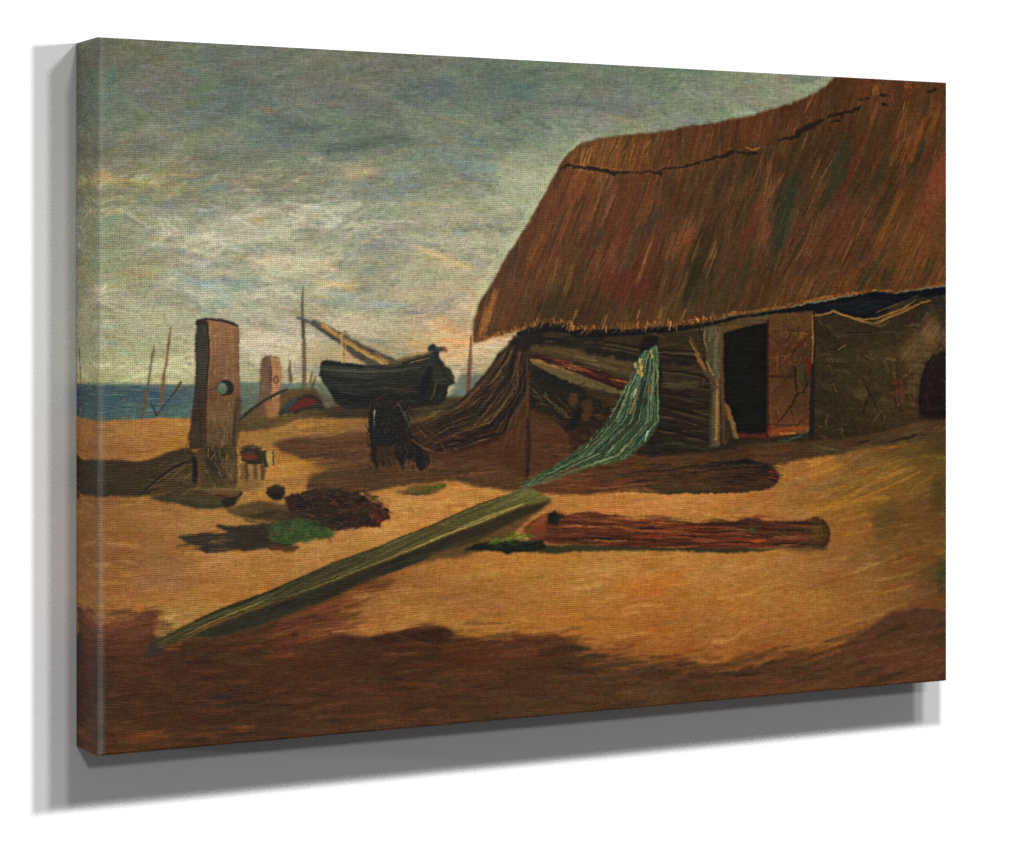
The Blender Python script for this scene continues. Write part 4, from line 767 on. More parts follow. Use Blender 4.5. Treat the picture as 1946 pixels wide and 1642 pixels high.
# ---- thatched roof ---------------------------------------------------------------
ROOFP = [(1594, 140), (1568, 165), (1543, 180), (1519, 190), (1482, 204), (1451, 212), (1420, 221), (1399, 226), (1338, 238), (1306, 242), (1276, 246), (1235, 254), (1205, 256), (1173, 259), (1130, 265), (1101, 275), (1080, 294), (1066, 312), (1056, 334), (1034, 376), (1012, 416), (986, 456), (955, 500), (936, 538), (911, 577), (901, 610), (900, 652), (912, 650), (940, 638), (962, 634), (986, 626), (1020, 618), (1050, 616), (1084, 620), (1092, 630), (1120, 628), (1160, 626), (1220, 625), (1280, 619), (1330, 614), (1362, 606), (1392, 599), (1420, 597), (1456, 592), (1500, 582), (1540, 574), (1572, 568), (1610, 562), (1650, 556), (1664, 552), (1700, 556), (1740, 550), (1830, 538), (1830, 130)]
RF = C(.9, .93, .9) * field([
    (1110, 285, 124, 84, 38), (1200, 272, 116, 76, 36), (1320, 255, 106, 64, 34), (1000, 580, 92, 64, 34), (1150, 560, 82, 56, 32), (1310, 560, 72, 56, 30),
    (1120, 305, 128, 84, 38), (1160, 300, 132, 86, 38), (1200, 300, 126, 82, 38), (1280, 290, 108, 64, 34), (1350, 280, 112, 66, 34), (1430, 250, 116, 70, 36), (1520, 215, 104, 62, 34), (1600, 180, 92, 58, 32), (1680, 180, 112, 68, 36), (1760, 180, 106, 62, 34),
    (1090, 345, 118, 70, 36), (1150, 350, 112, 68, 38), (1220, 350, 112, 64, 36), (1290, 340, 106, 64, 36), (1350, 330, 84, 58, 32), (1420, 330, 84, 62, 34), (1480, 300, 90, 62, 34), (1560, 270, 80, 56, 32), (1640, 270, 88, 60, 34), (1700, 260, 96, 64, 34), (1780, 260, 112, 66, 34),
    (1060, 380, 126, 72, 36), (1120, 400, 114, 68, 38), (1180, 400, 116, 68, 40), (1240, 410, 104, 62, 36), (1300, 400, 104, 64, 36), (1360, 390, 98, 62, 36), (1420, 390, 96, 64, 36), (1500, 400, 58, 60, 40), (1560, 380, 84, 60, 36), (1590, 330, 66, 60, 38), (1620, 320, 96, 48, 32), (1680, 340, 84, 60, 32), (1740, 320, 92, 60, 36), (1790, 340, 128, 74, 44),
    (1010, 450, 126, 74, 38), (1060, 460, 110, 66, 36), (1110, 470, 108, 64, 36), (1180, 470, 114, 66, 40), (1240, 480, 98, 56, 34), (1300, 470, 112, 72, 40), (1350, 470, 76, 54, 32), (1400, 450, 104, 62, 38), (1440, 450, 108, 62, 40), (1480, 460, 62, 56, 38), (1540, 440, 100, 60, 36), (1600, 420, 112, 62, 40), (1660, 400, 92, 62, 34), (1710, 420, 114, 72, 36), (1780, 420, 122, 76, 42),
    (970, 530, 122, 72, 36), (1020, 530, 112, 70, 36), (1080, 540, 104, 68, 36), (1120, 530, 104, 64, 36), (1170, 540, 98, 54, 34), (1220, 540, 104, 50, 34), (1280, 540, 84, 58, 34), (1330, 520, 66, 52, 30), (1400, 510, 88, 58, 36), (1460, 500, 80, 60, 36), (1540, 500, 98, 62, 36), (1620, 490, 92, 56, 36), (1690, 480, 112, 70, 36), (1740, 480, 126, 80, 42), (1790, 500, 122, 76, 42),
    (930, 600, 116, 78, 40), (960, 600, 112, 70, 38), (1030, 580, 86, 62, 34), (1080, 590, 82, 58, 32), (1140, 590, 88, 58, 34), (1200, 590, 100, 66, 36), (1280, 590, 112, 76, 38), (1340, 580, 92, 62, 34), (1410, 570, 96, 62, 34), (1500, 550, 116, 72, 36), (1580, 540, 118, 72, 36), (1680, 530, 112, 72, 38), (1780, 530, 124, 80, 44)])
rfm = full(*fill(ROOFP, RF, 1.5, 1.5))


def rang(x, y):
    return math.pi / 2 + .36 + .1 * (x > 1500) - .12 * (y < 320) - .1 * (x < 1000)


scatter(rfm, 2100, rang, (30, 100), (4, 10), RF, jit=8, op=.5, hue=5, tone=11, angj=.07, accents=[(136, 84, 42), (54, 44, 28), (116, 62, 38), (62, 56, 34), (108, 66, 46)], pa=.36)
scatter(rfm, 420, rang, (50, 130), (12, 26), RF, jit=9, op=.34, hue=5, tone=9, angj=.1, dry=.9, accents=[(60, 54, 32), (122, 76, 40), (74, 46, 30), (96, 84, 46)], pa=.5)
scatter(rfm, 650, rang, (14, 60), (1.6, 3.4), RF, jit=12, op=.6, hue=6, tone=14, angj=.08, accents=[(164, 112, 66), (46, 38, 28), (146, 84, 50)], pa=.4)
ridge = full(*poly_mask([(1594, 140), (1543, 180), (1451, 212), (1399, 226), (1338, 238), (1235, 254), (1173, 259), (1101, 275), (1078, 312), (1130, 318), (1200, 328), (1262, 320), (1330, 300), (1400, 288), (1470, 272), (1540, 250), (1600, 215), (1640, 200), (1700, 175), (1830, 160), (1830, 130)], 1, 1))
scatter(ridge * (XX < 1240), 110, 1.85, (12, 40), (2, 5), C(136, 90, 38), jit=14, op=.6, hue=6, tone=16, accents=[(174, 120, 52), (92, 62, 34)], pa=.45)
scatter(ridge * (XX > 1220), 150, 1.7, (12, 36), (2, 5), RF, jit=10, op=.5, hue=6, tone=12, accents=[(138, 82, 40), (80, 52, 30)], pa=.4)


for k in range(70):      # broad blotches of ochre, olive and moss in the thatch
    x, y = rng.uniform(960, 1790), rng.uniform(290, 580)
    CLIP = rfm
    for _ in range(4):
        stroke(x + rng.normal(0, 12), y + rng.normal(0, 18), rang(x, y) + rng.normal(0, .16), rng.uniform(30, 90), rng.uniform(8, 20), [C(132, 92, 46), C(66, 62, 34), C(84, 58, 32), C(116, 72, 38), C(60, 60, 38), C(128, 80, 44)][k % 6] + rng.normal(0, 6), .34, rng.normal(0, .12), .9, 12)
    CLIP = None
for k in range(46):
    x, y = rng.uniform(980, 1790), rng.uniform(300, 560)
    CLIP = rfm
    c = [(58, 50, 28), (66, 54, 32), (112, 66, 38), (96, 52, 34), (52, 56, 34), (124, 82, 42)][k % 6]
    for _ in range(9):
        stroke(x + rng.normal(0, 9), y + rng.normal(0, 26), rang(x, y) + rng.normal(0, .05), rng.uniform(24, 70), rng.uniform(3, 8), C(*c) + rng.normal(0, 5), .42, 0, .7, 8)
    CLIP = None


def thatch(x, y, L, W, c, op=.75, a=None, n=1):
    global CLIP
    CLIP = rfm
    for _ in range(n + 2):
        stroke(x + rng.normal(0, W * .3), y + rng.normal(0, L * .1), (rang(x, y) if a is None else a) + rng.normal(0, .03), L * rng.uniform(.5, 1.1), W * rng.uniform(.3, .8), C(*c) * .94 + rng.normal(0, 5), op * rng.uniform(.5, .85), 0, .7, 10)
    CLIP = None


for x, y, L, W, c, op, n in [(1497, 395, 110, 26, (44, 60, 42), .7, 5), (1480, 450, 80, 22, (52, 62, 42), .6, 4), (1600, 300, 90, 22, (56, 64, 44), .55, 4), (1585, 345, 70, 22, (58, 64, 50), .5, 3), (1508, 345, 60, 18, (50, 62, 42), .5, 3), (1420, 305, 60, 20, (58, 56, 34), .5, 3),
                             (1340, 490, 110, 34, (52, 46, 28), .55, 4), (1320, 540, 90, 40, (56, 48, 30), .5, 4), (1622, 310, 90, 10, (110, 44, 30), .7, 3), (1595, 365, 50, 22, (104, 52, 40), .6, 3), (1710, 255, 60, 20, (116, 60, 48), .6, 3), (1785, 330, 150, 30, (134, 74, 48), .6, 5), (1770, 400, 120, 30, (126, 74, 44), .5, 4),
                             (1745, 300, 90, 12, (60, 54, 40), .6, 3), (1740, 265, 80, 12, (150, 84, 36), .7, 3), (1722, 290, 60, 8, (156, 78, 40), .7, 2), (1712, 235, 60, 16, (132, 88, 36), .6, 3), (1770, 235, 70, 20, (136, 82, 36), .6, 3), (1690, 430, 150, 20, (132, 84, 36), .55, 4), (1728, 480, 120, 26, (138, 86, 38), .5, 4),
                             (1600, 430, 120, 50, (112, 64, 40), .4, 4), (1430, 440, 140, 40, (116, 64, 42), .45, 5), (1650, 480, 60, 40, (84, 54, 40), .5, 3), (1180, 540, 60, 40, (108, 46, 34), .5, 4), (1210, 550, 60, 34, (112, 48, 34), .5, 4), (1060, 590, 70, 40, (68, 54, 32), .5, 4), (1100, 600, 60, 40, (72, 52, 32), .5, 4), (1025, 585, 40, 8, (46, 42, 34), .6, 2),
                             (1240, 415, 60, 14, (58, 54, 42), .5, 3), (1060, 440, 90, 16, (72, 60, 34), .45, 3), (1285, 460, 90, 26, (138, 90, 54), .5, 4), (1310, 440, 50, 20, (146, 96, 56), .5, 3), (1232, 480, 60, 12, (160, 104, 42), .65, 3), (1218, 515, 50, 10, (150, 96, 42), .6, 2), (1080, 535, 60, 9, (150, 102, 44), .6, 2), (1084, 510, 34, 9, (154, 104, 44), .6, 2),
                             (1325, 480, 60, 5, (164, 112, 48), .8, 2), (1350, 490, 70, 5, (158, 112, 50), .8, 2), (1356, 475, 40, 6, (160, 110, 48), .7, 2), (1440, 330, 90, 4, (166, 118, 66), .7, 2), (1468, 300, 50, 4, (150, 104, 56), .6, 2), (1650, 410, 70, 3, (168, 110, 52), .8, 1), (1530, 270, 30, 4, (140, 96, 56), .6, 2), (1660, 215, 40, 5, (160, 104, 60), .7, 2),
                             (1110, 345, 70, 22, (150, 84, 44), .45, 4), (1160, 380, 90, 12, (150, 96, 62), .5, 4), (1130, 395, 90, 10, (146, 92, 60), .45, 3), (1080, 420, 110, 16, (136, 82, 44), .45, 4), (930, 590, 90, 14, (160, 108, 48), .6, 4), (920, 615, 60, 12, (164, 110, 52), .6, 3), (950, 610, 50, 14, (124, 78, 38), .5, 3), (1370, 350, 70, 20, (66, 52, 36), .5, 3),
                             (1560, 450, 90, 40, (104, 64, 40), .4, 4), (1250, 600, 60, 20, (112, 80, 42), .5, 3), (1180, 470, 90, 30, (122, 70, 46), .4, 4)]:
    thatch(x, y, L, W, c, op, None, n)
# left outline, the tied ridge line, and the eaves
line([(1104, 273), (1080, 294), (1064, 316), (1034, 376), (986, 456)], [3, 4, 4, 3, 3], C(96, 66, 40), .6, 2)
for p, w in [([(1066, 322), (1082, 312), (1092, 316)], [3, 6, 3]), ([(1086, 314), (1110, 319), (1140, 322), (1165, 326), (1200, 327)], [4, 9, 8, 7, 4]), ([(1150, 322), (1168, 331)], [5, 5]), ([(1205, 328), (1235, 327), (1256, 332), (1250, 326), (1275, 320)], [3, 4, 6, 3, 3]),
             ([(1262, 325), (1300, 315), (1340, 305), (1372, 297), (1388, 289)], [2, 4, 5, 6, 10]), ([(1398, 287), (1418, 291), (1438, 291)], [4, 7, 6]), ([(1478, 268), (1500, 262), (1520, 255)], [4, 7, 6]), ([(1515, 252), (1535, 243), (1562, 230)], [8, 11, 8]), ([(1572, 224), (1592, 216), (1608, 213), (1632, 205)], [4, 7, 6, 4]), ([(1598, 214), (1600, 222)], [5, 4]),
             ([(1630, 190), (1652, 186)], [3, 4]), ([(1675, 180), (1692, 184)], [7, 6]), ([(1678, 198), (1684, 202)], [6, 5]), ([(1762, 176), (1780, 170)], [5, 4]), ([(1580, 232), (1596, 228)], [4, 3])]:
    line(p, w, C(38, 29, 25), .75, 2.4, rag=2)
line([(1088, 312), (1120, 314), (1160, 320), (1195, 322)], [1, 2, 2, 1], C(150, 96, 50), .6)
line([(1418, 280), (1430, 285), (1444, 281)], [2, 3, 2], C(158, 110, 52), .9)
line([(1096, 322), (1128, 328)], [2, 2], C(150, 110, 70), .5)
dabs([(1150, 312, 30, 10, .1, (92, 46, 30), .6), (1212, 322, 34, 8, .05, (120, 56, 36), .6), (1245, 318, 60, 8, -.05, (104, 56, 34), .5), (1070, 330, 20, 14, 1.1, (132, 72, 40), .5), (1665, 168, 10, 36, 1.6, (142, 86, 44), .7), (1690, 190, 14, 30, 1.6, (110, 60, 46), .6), (1726, 165, 12, 30, 1.6, (132, 84, 48), .6), (1640, 170, 40, 24, 1.6, (108, 62, 34), .5)])
EAVE = [(906, 648), (940, 638), (962, 634), (990, 625), (1020, 616), (1050, 613), (1084, 618), (1092, 628), (1130, 624), (1200, 622), (1260, 617), (1320, 612), (1362, 604), (1392, 597), (1420, 595), (1456, 590), (1500, 580), (1540, 572), (1572, 566), (1610, 560), (1650, 554), (1700, 554), (1760, 545), (1830, 535)]
DK = C(28, 26, 26)
line([(986, 634), (1010, 626), (1050, 622), (1080, 624), (1096, 634), (1140, 634), (1200, 631), (1260, 626), (1330, 619), (1366, 612), (1392, 605), (1424, 603), (1460, 596), (1500, 590), (1545, 582)], [8, 16, 18, 18, 12, 16, 12, 11, 8, 4, 5, 6, 6, 9, 12], DK, .95, 2, rag=1.4)
fill([(1530, 590), (1560, 574), (1610, 564), (1652, 556), (1668, 554), (1700, 558), (1760, 550), (1830, 540), (1830, 554), (1770, 566), (1740, 566), (1716, 574), (1690, 590), (1670, 600), (1640, 606), (1610, 598), (1580, 592), (1560, 598), (1548, 594)], C(26, 27, 30), 1.6, 1.2)
scatter(full(*poly_mask([(1560, 580), (1660, 562), (1690, 568), (1680, 592), (1640, 600), (1580, 590)], 1, 1)), 40, -.1, (14, 40), (3, 6), C(30, 32, 40), jit=7, op=.6, accents=[(50, 36, 32), (44, 50, 48)], pa=.4)
fill([(1005, 640), (1030, 632), (1040, 646), (1010, 656)], C(36, 32, 28), 2, 2, .8)
fill([(970, 652), (985, 634), (1010, 630), (1006, 664), (990, 668)], C(44, 34, 28), 2, 2, .9)
for k in range(420):
    i = int(rng.integers(0, len(EAVE) - 1))
    q = rng.random()
    x = EAVE[i][0] * (1 - q) + EAVE[i + 1][0] * q
    y = EAVE[i][1] * (1 - q) + EAVE[i + 1][1] * q
    gold = .75 if 1050 < x < 1360 else .5
    c = C(172, 118, 52) if rng.random() < gold else C(120, 80, 42)
    if x > 1450:
        c = c * .85 + C(20, 8, 0)
    stroke(x, y - rng.uniform(0, 7 if 1020 < x < 1360 else 3), (1.25 + rng.normal(0, .5)) if x < 1360 else (-.12 + rng.normal(0, .3)), rng.uniform(6, 15), rng.uniform(2, 4), c + rng.normal(0, 12), .7, 0, .4, 12)
for k in range(150):     # ragged straw hanging over the dark of the eaves
    x = rng.uniform(985, 1370)
    y = float(np.interp(x, [985, 1020, 1050, 1084, 1092, 1130, 1200, 1260, 1320, 1362], [626, 616, 613, 618, 628, 624, 622, 617, 612, 604])) + rng.uniform(-3, 7)
    stroke(x, y, 1.75 + rng.normal(0, .4), rng.uniform(6, 20), rng.uniform(1.6, 4), [C(150, 102, 48), C(104, 72, 38), C(168, 116, 54), C(78, 54, 32)][k % 4] + rng.normal(0, 6), .7, rng.normal(0, .2), .5)
for x, y in ((1020, 610), (1092, 600), (1215, 596), (1256, 600), (1190, 606), (1300, 596), (1148, 612)):
    thatch(x, y, 34, 5, (168, 116, 52), .7, 1.9, 2)
dabs([(925, 645, 40, 10, -.3, (176, 122, 66), .6), (960, 640, 40, 8, -.2, (168, 118, 62), .5)])

# ---- door, posts, cord, hole -----------------------------------------------------
line([(1375, 618), (1375, 700), (1377, 770), (1378, 840)], [10, 10, 12, 10], C(100, 70, 44), .85, 2)
fill([(1376, 634), (1400, 624), (1430, 618), (1462, 612), (1462, 700), (1460, 760), (1458, 834), (1404, 834), (1398, 810), (1386, 780), (1378, 760), (1376, 700)], C(26, 26, 22), 1, 1)
scatter(full(*poly_mask([(1380, 634), (1458, 618), (1456, 826), (1406, 826), (1384, 770)], 0, 0)), 60, .05, (10, 40), (3, 6), C(26, 27, 23), jit=4, op=.6, hue=2, tone=5)
fill([(1372, 618), (1400, 606), (1462, 598), (1462, 612), (1420, 620), (1376, 632)], C(88, 70, 46), 1.5, 1.2)
dabs([(1400, 619, 40, 7, -.15, (128, 84, 46), .7), (1440, 606, 50, 6, -.12, (116, 84, 62), .7), (1430, 612, 60, 5, -.15, (80, 84, 60), .6)])
line([(1461, 610), (1461, 720), (1459, 832)], [6, 6, 6], C(68, 34, 28), .9, 2)
fill([(1404, 824), (1430, 826), (1456, 824), (1456, 834), (1404, 834)], C(92, 44, 32), 2, 2)
fill([(1378, 765), (1386, 770), (1400, 815), (1406, 834), (1394, 834), (1384, 800)], C(120, 92, 54), 1.2, 1)
fill([(1376, 790), (1386, 800), (1396, 834), (1378, 838)], C(62, 54, 36), 1.2, 1)
fill([(1340, 622), (1360, 616), (1372, 620), (1372, 700), (1368, 760), (1370, 848), (1350, 850), (1350, 780), (1356, 740), (1346, 700)], C(92, 80, 58), 1.5, 1.2)
scatter(full(*poly_mask([(1342, 624), (1370, 622), (1368, 846), (1352, 848), (1352, 720)], 0, 0)), 70, 1.57, (16, 60), (2, 5), C(92, 78, 56), jit=12, op=.6, hue=5, tone=14, accents=[(124, 104, 72), (66, 66, 52)], pa=.4)
line([(1364, 720), (1363, 780), (1362, 835)], [2, 6, 5], C(156, 116, 58), .8, 2)
line([(1353, 745), (1350, 800), (1352, 848)], [4, 6, 6], C(66, 64, 48), .7, 2)
line([(1362, 640), (1360, 690), (1366, 716)], [6, 8, 4], C(108, 108, 84), .6, 2)
for p, w, c in [([(1312, 640), (1322, 660), (1336, 688), (1352, 722)], [3, 5, 5, 4], (92, 70, 44)), ([(1310, 646), (1316, 658), (1330, 676)], [2, 3, 2], (146, 108, 60)), ([(1322, 672), (1334, 692), (1346, 716)], [4, 8, 4], (140, 92, 52)), ([(1344, 686), (1352, 704), (1358, 712)], [2, 2.5, 2], (156, 130, 92)), ([(1342, 628), (1338, 645), (1344, 668)], [2, 3, 2], (132, 108, 70)), ([(1362, 622), (1364, 640), (1358, 660)], [2, 2.5, 1], (130, 96, 62)),
                ([(1338, 706), (1350, 716), (1360, 730)], [6, 7, 4], (74, 74, 44)), ([(1352, 722), (1366, 738)], [4, 3], (100, 60, 42)), ([(1330, 625), (1336, 650)], [4, 4], (52, 46, 38)), ([(1340, 720), (1336, 740)], [2, 1], (90, 76, 50))]:
    line(p, w, C(*c), .85, 1.4, rag=1)
DR = C(.82, .87, .86) * field([(1480, 620, 122, 80, 44), (1530, 620, 124, 82, 44), (1480, 670, 116, 68, 40), (1530, 670, 100, 62, 38), (1480, 720, 118, 72, 40), (1525, 720, 84, 60, 36), (1480, 770, 124, 74, 44), (1520, 770, 98, 64, 38), (1530, 800, 118, 72, 42), (1480, 815, 126, 70, 40), (1500, 828, 164, 96, 48)])
drm = full(*fill([(1462, 598), (1500, 595), (1546, 593), (1548, 640), (1546, 700), (1544, 760), (1540, 822), (1462, 832)], DR, 1, 1))
scatter(drm, 110, 1.57, (10, 40), (2, 5), DR, jit=10, op=.6, hue=5, tone=14, angj=.3, accents=[(150, 90, 48), (74, 50, 32)], pa=.3)
scatter(drm, 40, -.7, (10, 34), (2, 4), DR, jit=12, op=.6, hue=5, tone=10, accents=[(140, 94, 52), (66, 44, 30)], pa=.5)
for p, w, c in [([(1466, 630), (1500, 629), (1545, 628)], 2, (70, 44, 28)), ([(1462, 714), (1490, 716), (1512, 715)], 4, (66, 38, 26)), ([(1510, 640), (1500, 660), (1488, 680)], 2, (76, 50, 32)), ([(1540, 636), (1520, 655), (1506, 672)], [5, 7, 4], (88, 44, 34)), ([(1536, 660), (1512, 690), (1498, 706)], [2, 3, 2], (70, 54, 34)), ([(1510, 690), (1512, 730), (1516, 745), (1506, 770), (1490, 790), (1478, 802)], [4, 4, 5, 3, 3, 2], (48, 38, 28)), ([(1505, 778), (1508, 792)], [2, 2], (48, 36, 26)),
                ([(1536, 726), (1526, 745)], [5, 6], (46, 40, 28)), ([(1534, 680), (1540, 700), (1536, 706)], [6, 10, 6], (104, 36, 34)), ([(1462, 822), (1500, 816), (1540, 812)], [8, 10, 8], (138, 78, 42)), ([(1464, 806), (1500, 808), (1520, 807)], 2, (64, 40, 28)), ([(1484, 824), (1510, 824)], 4, (176, 116, 54)), ([(1466, 808), (1464, 822)], 5, (120, 44, 34)), ([(1520, 690), (1522, 720)], [10, 12], (76, 68, 40)), ([(1528, 812), (1530, 822)], 5, (84, 84, 56))]:
    line(p, w, C(*c), .8, 1.5, rag=1)
for k in range(26):      # dark criss-cross scratches on the door
    x, y = rng.uniform(1468, 1540), rng.uniform(620, 805)
    a = rng.choice([-.8, .75, 1.5, 0.]) + rng.normal(0, .2)
    r = rng.uniform(6, 22)
    CLIP = drm
    line([(x - r * math.cos(a), y - r * math.sin(a)), (x + rng.normal(0, 2), y + rng.normal(0, 2)), (x + r * math.cos(a), y + r * math.sin(a))], [1, rng.uniform(1.6, 3.4), 1], [C(58, 40, 28), C(70, 44, 30), C(134, 90, 54)][k % 3], .6, 1.4, rag=2)
CLIP = None
line([(1547, 595), (1548, 640), (1546, 690), (1544, 760), (1542, 830)], [3, 4, 6, 10, 10], C(40, 36, 30), .9, 1.6)
line([(1545, 600), (1546, 650), (1544, 690)], [3, 3, 2], C(150, 112, 66), .75, 1.2)
line([(1500, 834), (1520, 830), (1545, 824)], [3, 5, 4], C(38, 42, 38), .8)
dabs([(1510, 836, 60, 8, -.15, (74, 88, 62), .65), (1440, 842, 90, 8, -.05, (84, 70, 46), .6), (1420, 846, 80, 8, 0, (66, 60, 42), .6)])
for p, w, c, o in [([(1550, 600), (1566, 598), (1584, 592), (1606, 600), (1630, 608), (1660, 617), (1690, 602), (1722, 590), (1750, 576), (1768, 572)], [3, 3, 4, 3, 4, 4, 5, 3, 3, 2], (136, 108, 58), .9), ([(1600, 598), (1640, 607), (1665, 606), (1690, 596), (1720, 584), (1740, 570)], [1, 3, 3, 3, 3, 1], (150, 116, 56), .8), ([(1680, 606), (1712, 590), (1738, 582)], [3, 8, 5], (130, 92, 52), .7), ([(1666, 594), (1700, 580), (1724, 570)], [2, 3, 1], (120, 92, 52), .7), ([(1650, 614), (1672, 620), (1690, 610)], [4, 8, 3], (90, 76, 44), .7), ([(1690, 588), (1720, 576), (1744, 562)], [4, 8, 5], (66, 58, 44), .7)]:
    line(p, w, C(*c), o, 1.4, rag=1)
dabs([(1672, 618, 8, 6, .5, (150, 84, 52), .7), (1580, 612, 60, 14, .1, (56, 48, 36), .6), (1620, 630, 120, 10, .02, (60, 52, 36), .6), (1780, 575, 40, 20, 0, (52, 50, 40), .5), (1700, 634, 100, 10, 0, (72, 68, 50), .5)])
for p, w in [([(1566, 691), (1600, 689), (1606, 690)], [2, 3, 1]), ([(1586, 660), (1592, 667), (1608, 655)], [2, 3, 2]), ([(1640, 708), (1662, 704), (1676, 702)], [1, 2, 1]), ([(1566, 728), (1588, 725)], 3), ([(1640, 722), (1654, 748), (1668, 780)], [2, 4, 2]), ([(1654, 752), (1642, 775), (1634, 790)], [6, 4, 2]), ([(1704, 700), (1708, 740), (1712, 780)], [2, 3, 3]), ([(1700, 750), (1706, 772), (1718, 784)], [4, 3, 2]), ([(1720, 742), (1700, 752)], [3, 3]),
             ([(1560, 820), (1600, 812)], 2), ([(1690, 838), (1724, 832), (1740, 828)], [3, 6, 2]), ([(1630, 842), (1650, 836)], 3), ([(1575, 800), (1590, 792)], [2, 2])]:
    line(p, w, C(48, 38, 28), .75, 1.6, rag=1.5)
line([(1592, 665), (1608, 655)], 2, C(150, 124, 84), .6)
dabs([(1655, 760, 30, 20, .6, (70, 46, 34), .5), (1710, 752, 16, 40, 1.5, (100, 52, 44), .5), (1740, 660, 60, 40, -.8, (106, 82, 48), .4), (1770, 640, 40, 60, -.9, (112, 84, 50), .4), (1800, 640, 30, 40, -.9, (96, 76, 52), .5), (1690, 800, 120, 14, 0, (76, 58, 38), .5), (1745, 700, 12, 100, 1.7, (104, 84, 50), .4)])
fill([(1830, 664), (1790, 667), (1774, 674), (1764, 692), (1752, 720), (1745, 752), (1746, 786), (1752, 794), (1790, 798), (1830, 798)], C(42, 30, 28), 2.5, 3)
scatter(full(*poly_mask([(1830, 670), (1780, 674), (1758, 720), (1750, 780), (1830, 792)], 1, 1)), 60, 1.4, (12, 40), (3, 7), C(44, 30, 29), jit=6, op=.6, accents=[(64, 36, 36), (28, 26, 26), (44, 40, 34)], pa=.5)
line([(1776, 672), (1764, 690), (1752, 722), (1748, 780)], [4, 5, 5, 4], C(36, 24, 22), .7, 3)
line([(1754, 784), (1790, 784), (1820, 786)], [4, 8, 4], C(26, 24, 24), .8, 3)

# ---- dark log by the door --------------------------------------------------------
LD = field([(1260, 905, 84, 58, 36), (1340, 900, 78, 54, 34), (1400, 885, 34, 32, 30), (1430, 900, 50, 36, 28), (1460, 900, 62, 38, 30), (1440, 918, 84, 56, 36), (1340, 925, 82, 62, 40)])
ldm = full(*fill([(1230, 912), (1300, 900), (1340, 888), (1370, 878), (1420, 874), (1446, 876), (1462, 886), (1472, 896), (1478, 908), (1476, 920), (1460, 928), (1400, 934), (1330, 936), (1260, 934), (1230, 926)], LD, 2.5, 2))
scatter(ldm, 110, .02, (20, 70), (3, 6), LD, jit=8, op=.6, hue=5, accents=[(112, 68, 40), (44, 32, 26)], pa=.35)
line([(1350, 888), (1390, 884), (1430, 882), (1452, 890)], [4, 12, 14, 8], C(30, 28, 28), .85, 4, rag=2)
for k in range(130):     # rough bark, running on to the left as far as the green net
    x = rng.uniform(1150, 1470)
    y = 906 - (x - 1150) * .03 + rng.normal(0, 11)
    stroke(x, y, -.04 + rng.normal(0, .08), rng.uniform(24, 80), rng.uniform(2.5, 6), [C(52, 40, 30), C(38, 34, 28), C(92, 62, 40), C(66, 48, 34), C(110, 66, 40)][k % 5], .55, rng.normal(0, .05), .7, 10)
line([(1230, 898), (1300, 890), (1360, 882), (1430, 876)], [3, 6, 8, 6], C(40, 34, 28), .6, 3, rag=2)
line([(1180, 934), (1290, 937), (1400, 935), (1450, 930)], [2, 5, 5, 2], C(50, 42, 30), .6, 2.5, rag=2)
for k in range(26):
    a = rng.uniform(-.9, .9)
    line([(1456 + 8 * math.cos(a), 904 + 10 * math.sin(a)), (1462 + 17 * math.cos(a), 906 + 18 * math.sin(a))], [3, 1.5], [C(64, 34, 28), C(122, 60, 44), C(44, 34, 28)][k % 3], .7)
line([(1240, 930), (1330, 936), (1400, 934), (1440, 930)], [2, 4, 3, 2], C(70, 64, 46), .6, 2)
line([(1266, 940), (1300, 936), (1340, 937)], [2, 3, 1], C(60, 62, 40), .6, 2)

# ---- green net -----------------------------------------------------------------
NG = [(1222, 670), (1238, 658), (1249, 654), (1252, 680), (1254, 708), (1248, 734), (1252, 764), (1253, 790), (1246, 818), (1234, 838), (1216, 852), (1196, 868), (1172, 882), (1130, 884), (1086, 890), (1056, 900), (1020, 914), (996, 928), (990, 926), (1010, 910), (1034, 894), (1062, 882), (1086, 868), (1112, 846), (1136, 820), (1156, 800), (1178, 772), (1192, 738), (1204, 712), (1212, 700), (1202, 696), (1214, 688)]
NGF = C(.88, .93, .82) * field([(1240, 680, 74, 112, 96), (1225, 700, 80, 112, 94), (1230, 740, 70, 100, 84), (1210, 770, 72, 92, 74), (1240, 780, 66, 98, 80), (1180, 800, 72, 84, 60), (1220, 820, 74, 90, 70), (1160, 830, 74, 102, 76), (1200, 850, 88, 98, 70), (1120, 860, 76, 102, 72), (1150, 870, 82, 94, 66), (1060, 890, 68, 88, 66), (1010, 915, 86, 84, 54)])
ngm = full(*fill(NG, NGF, 3.2, 2.4, .86))
o = np.array([(1226, 668), (1200, 715), (1160, 798), (1096, 862), (1000, 922)], float)
i_ = np.array([(1250, 660), (1251, 730), (1251, 800), (1190, 870), (1004, 924)], float)
CLIP = ngm
for k in range(420):
    f = rng.uniform(0, 1)
    pl = o * (1 - f) + i_ * f
    t = rng.uniform(0, 3.95)
    j = int(t)
    p0 = pl[j] + (pl[j + 1] - pl[j]) * (t - j)
    d_ = pl[j + 1] - pl[j]
    a = math.atan2(d_[1], d_[0])
    c = [(78, 114, 94), (116, 132, 100), (44, 68, 58), (40, 48, 36), (84, 110, 84), (58, 92, 78), (132, 136, 96), (50, 50, 34)][k % 8]
    stroke(p0[0], p0[1], a + rng.normal(0, .16), rng.uniform(8, 34), rng.uniform(1.6, 4), C(*c) + rng.normal(0, 8), .75, rng.normal(0, .15), .5, 14)
CLIP = None
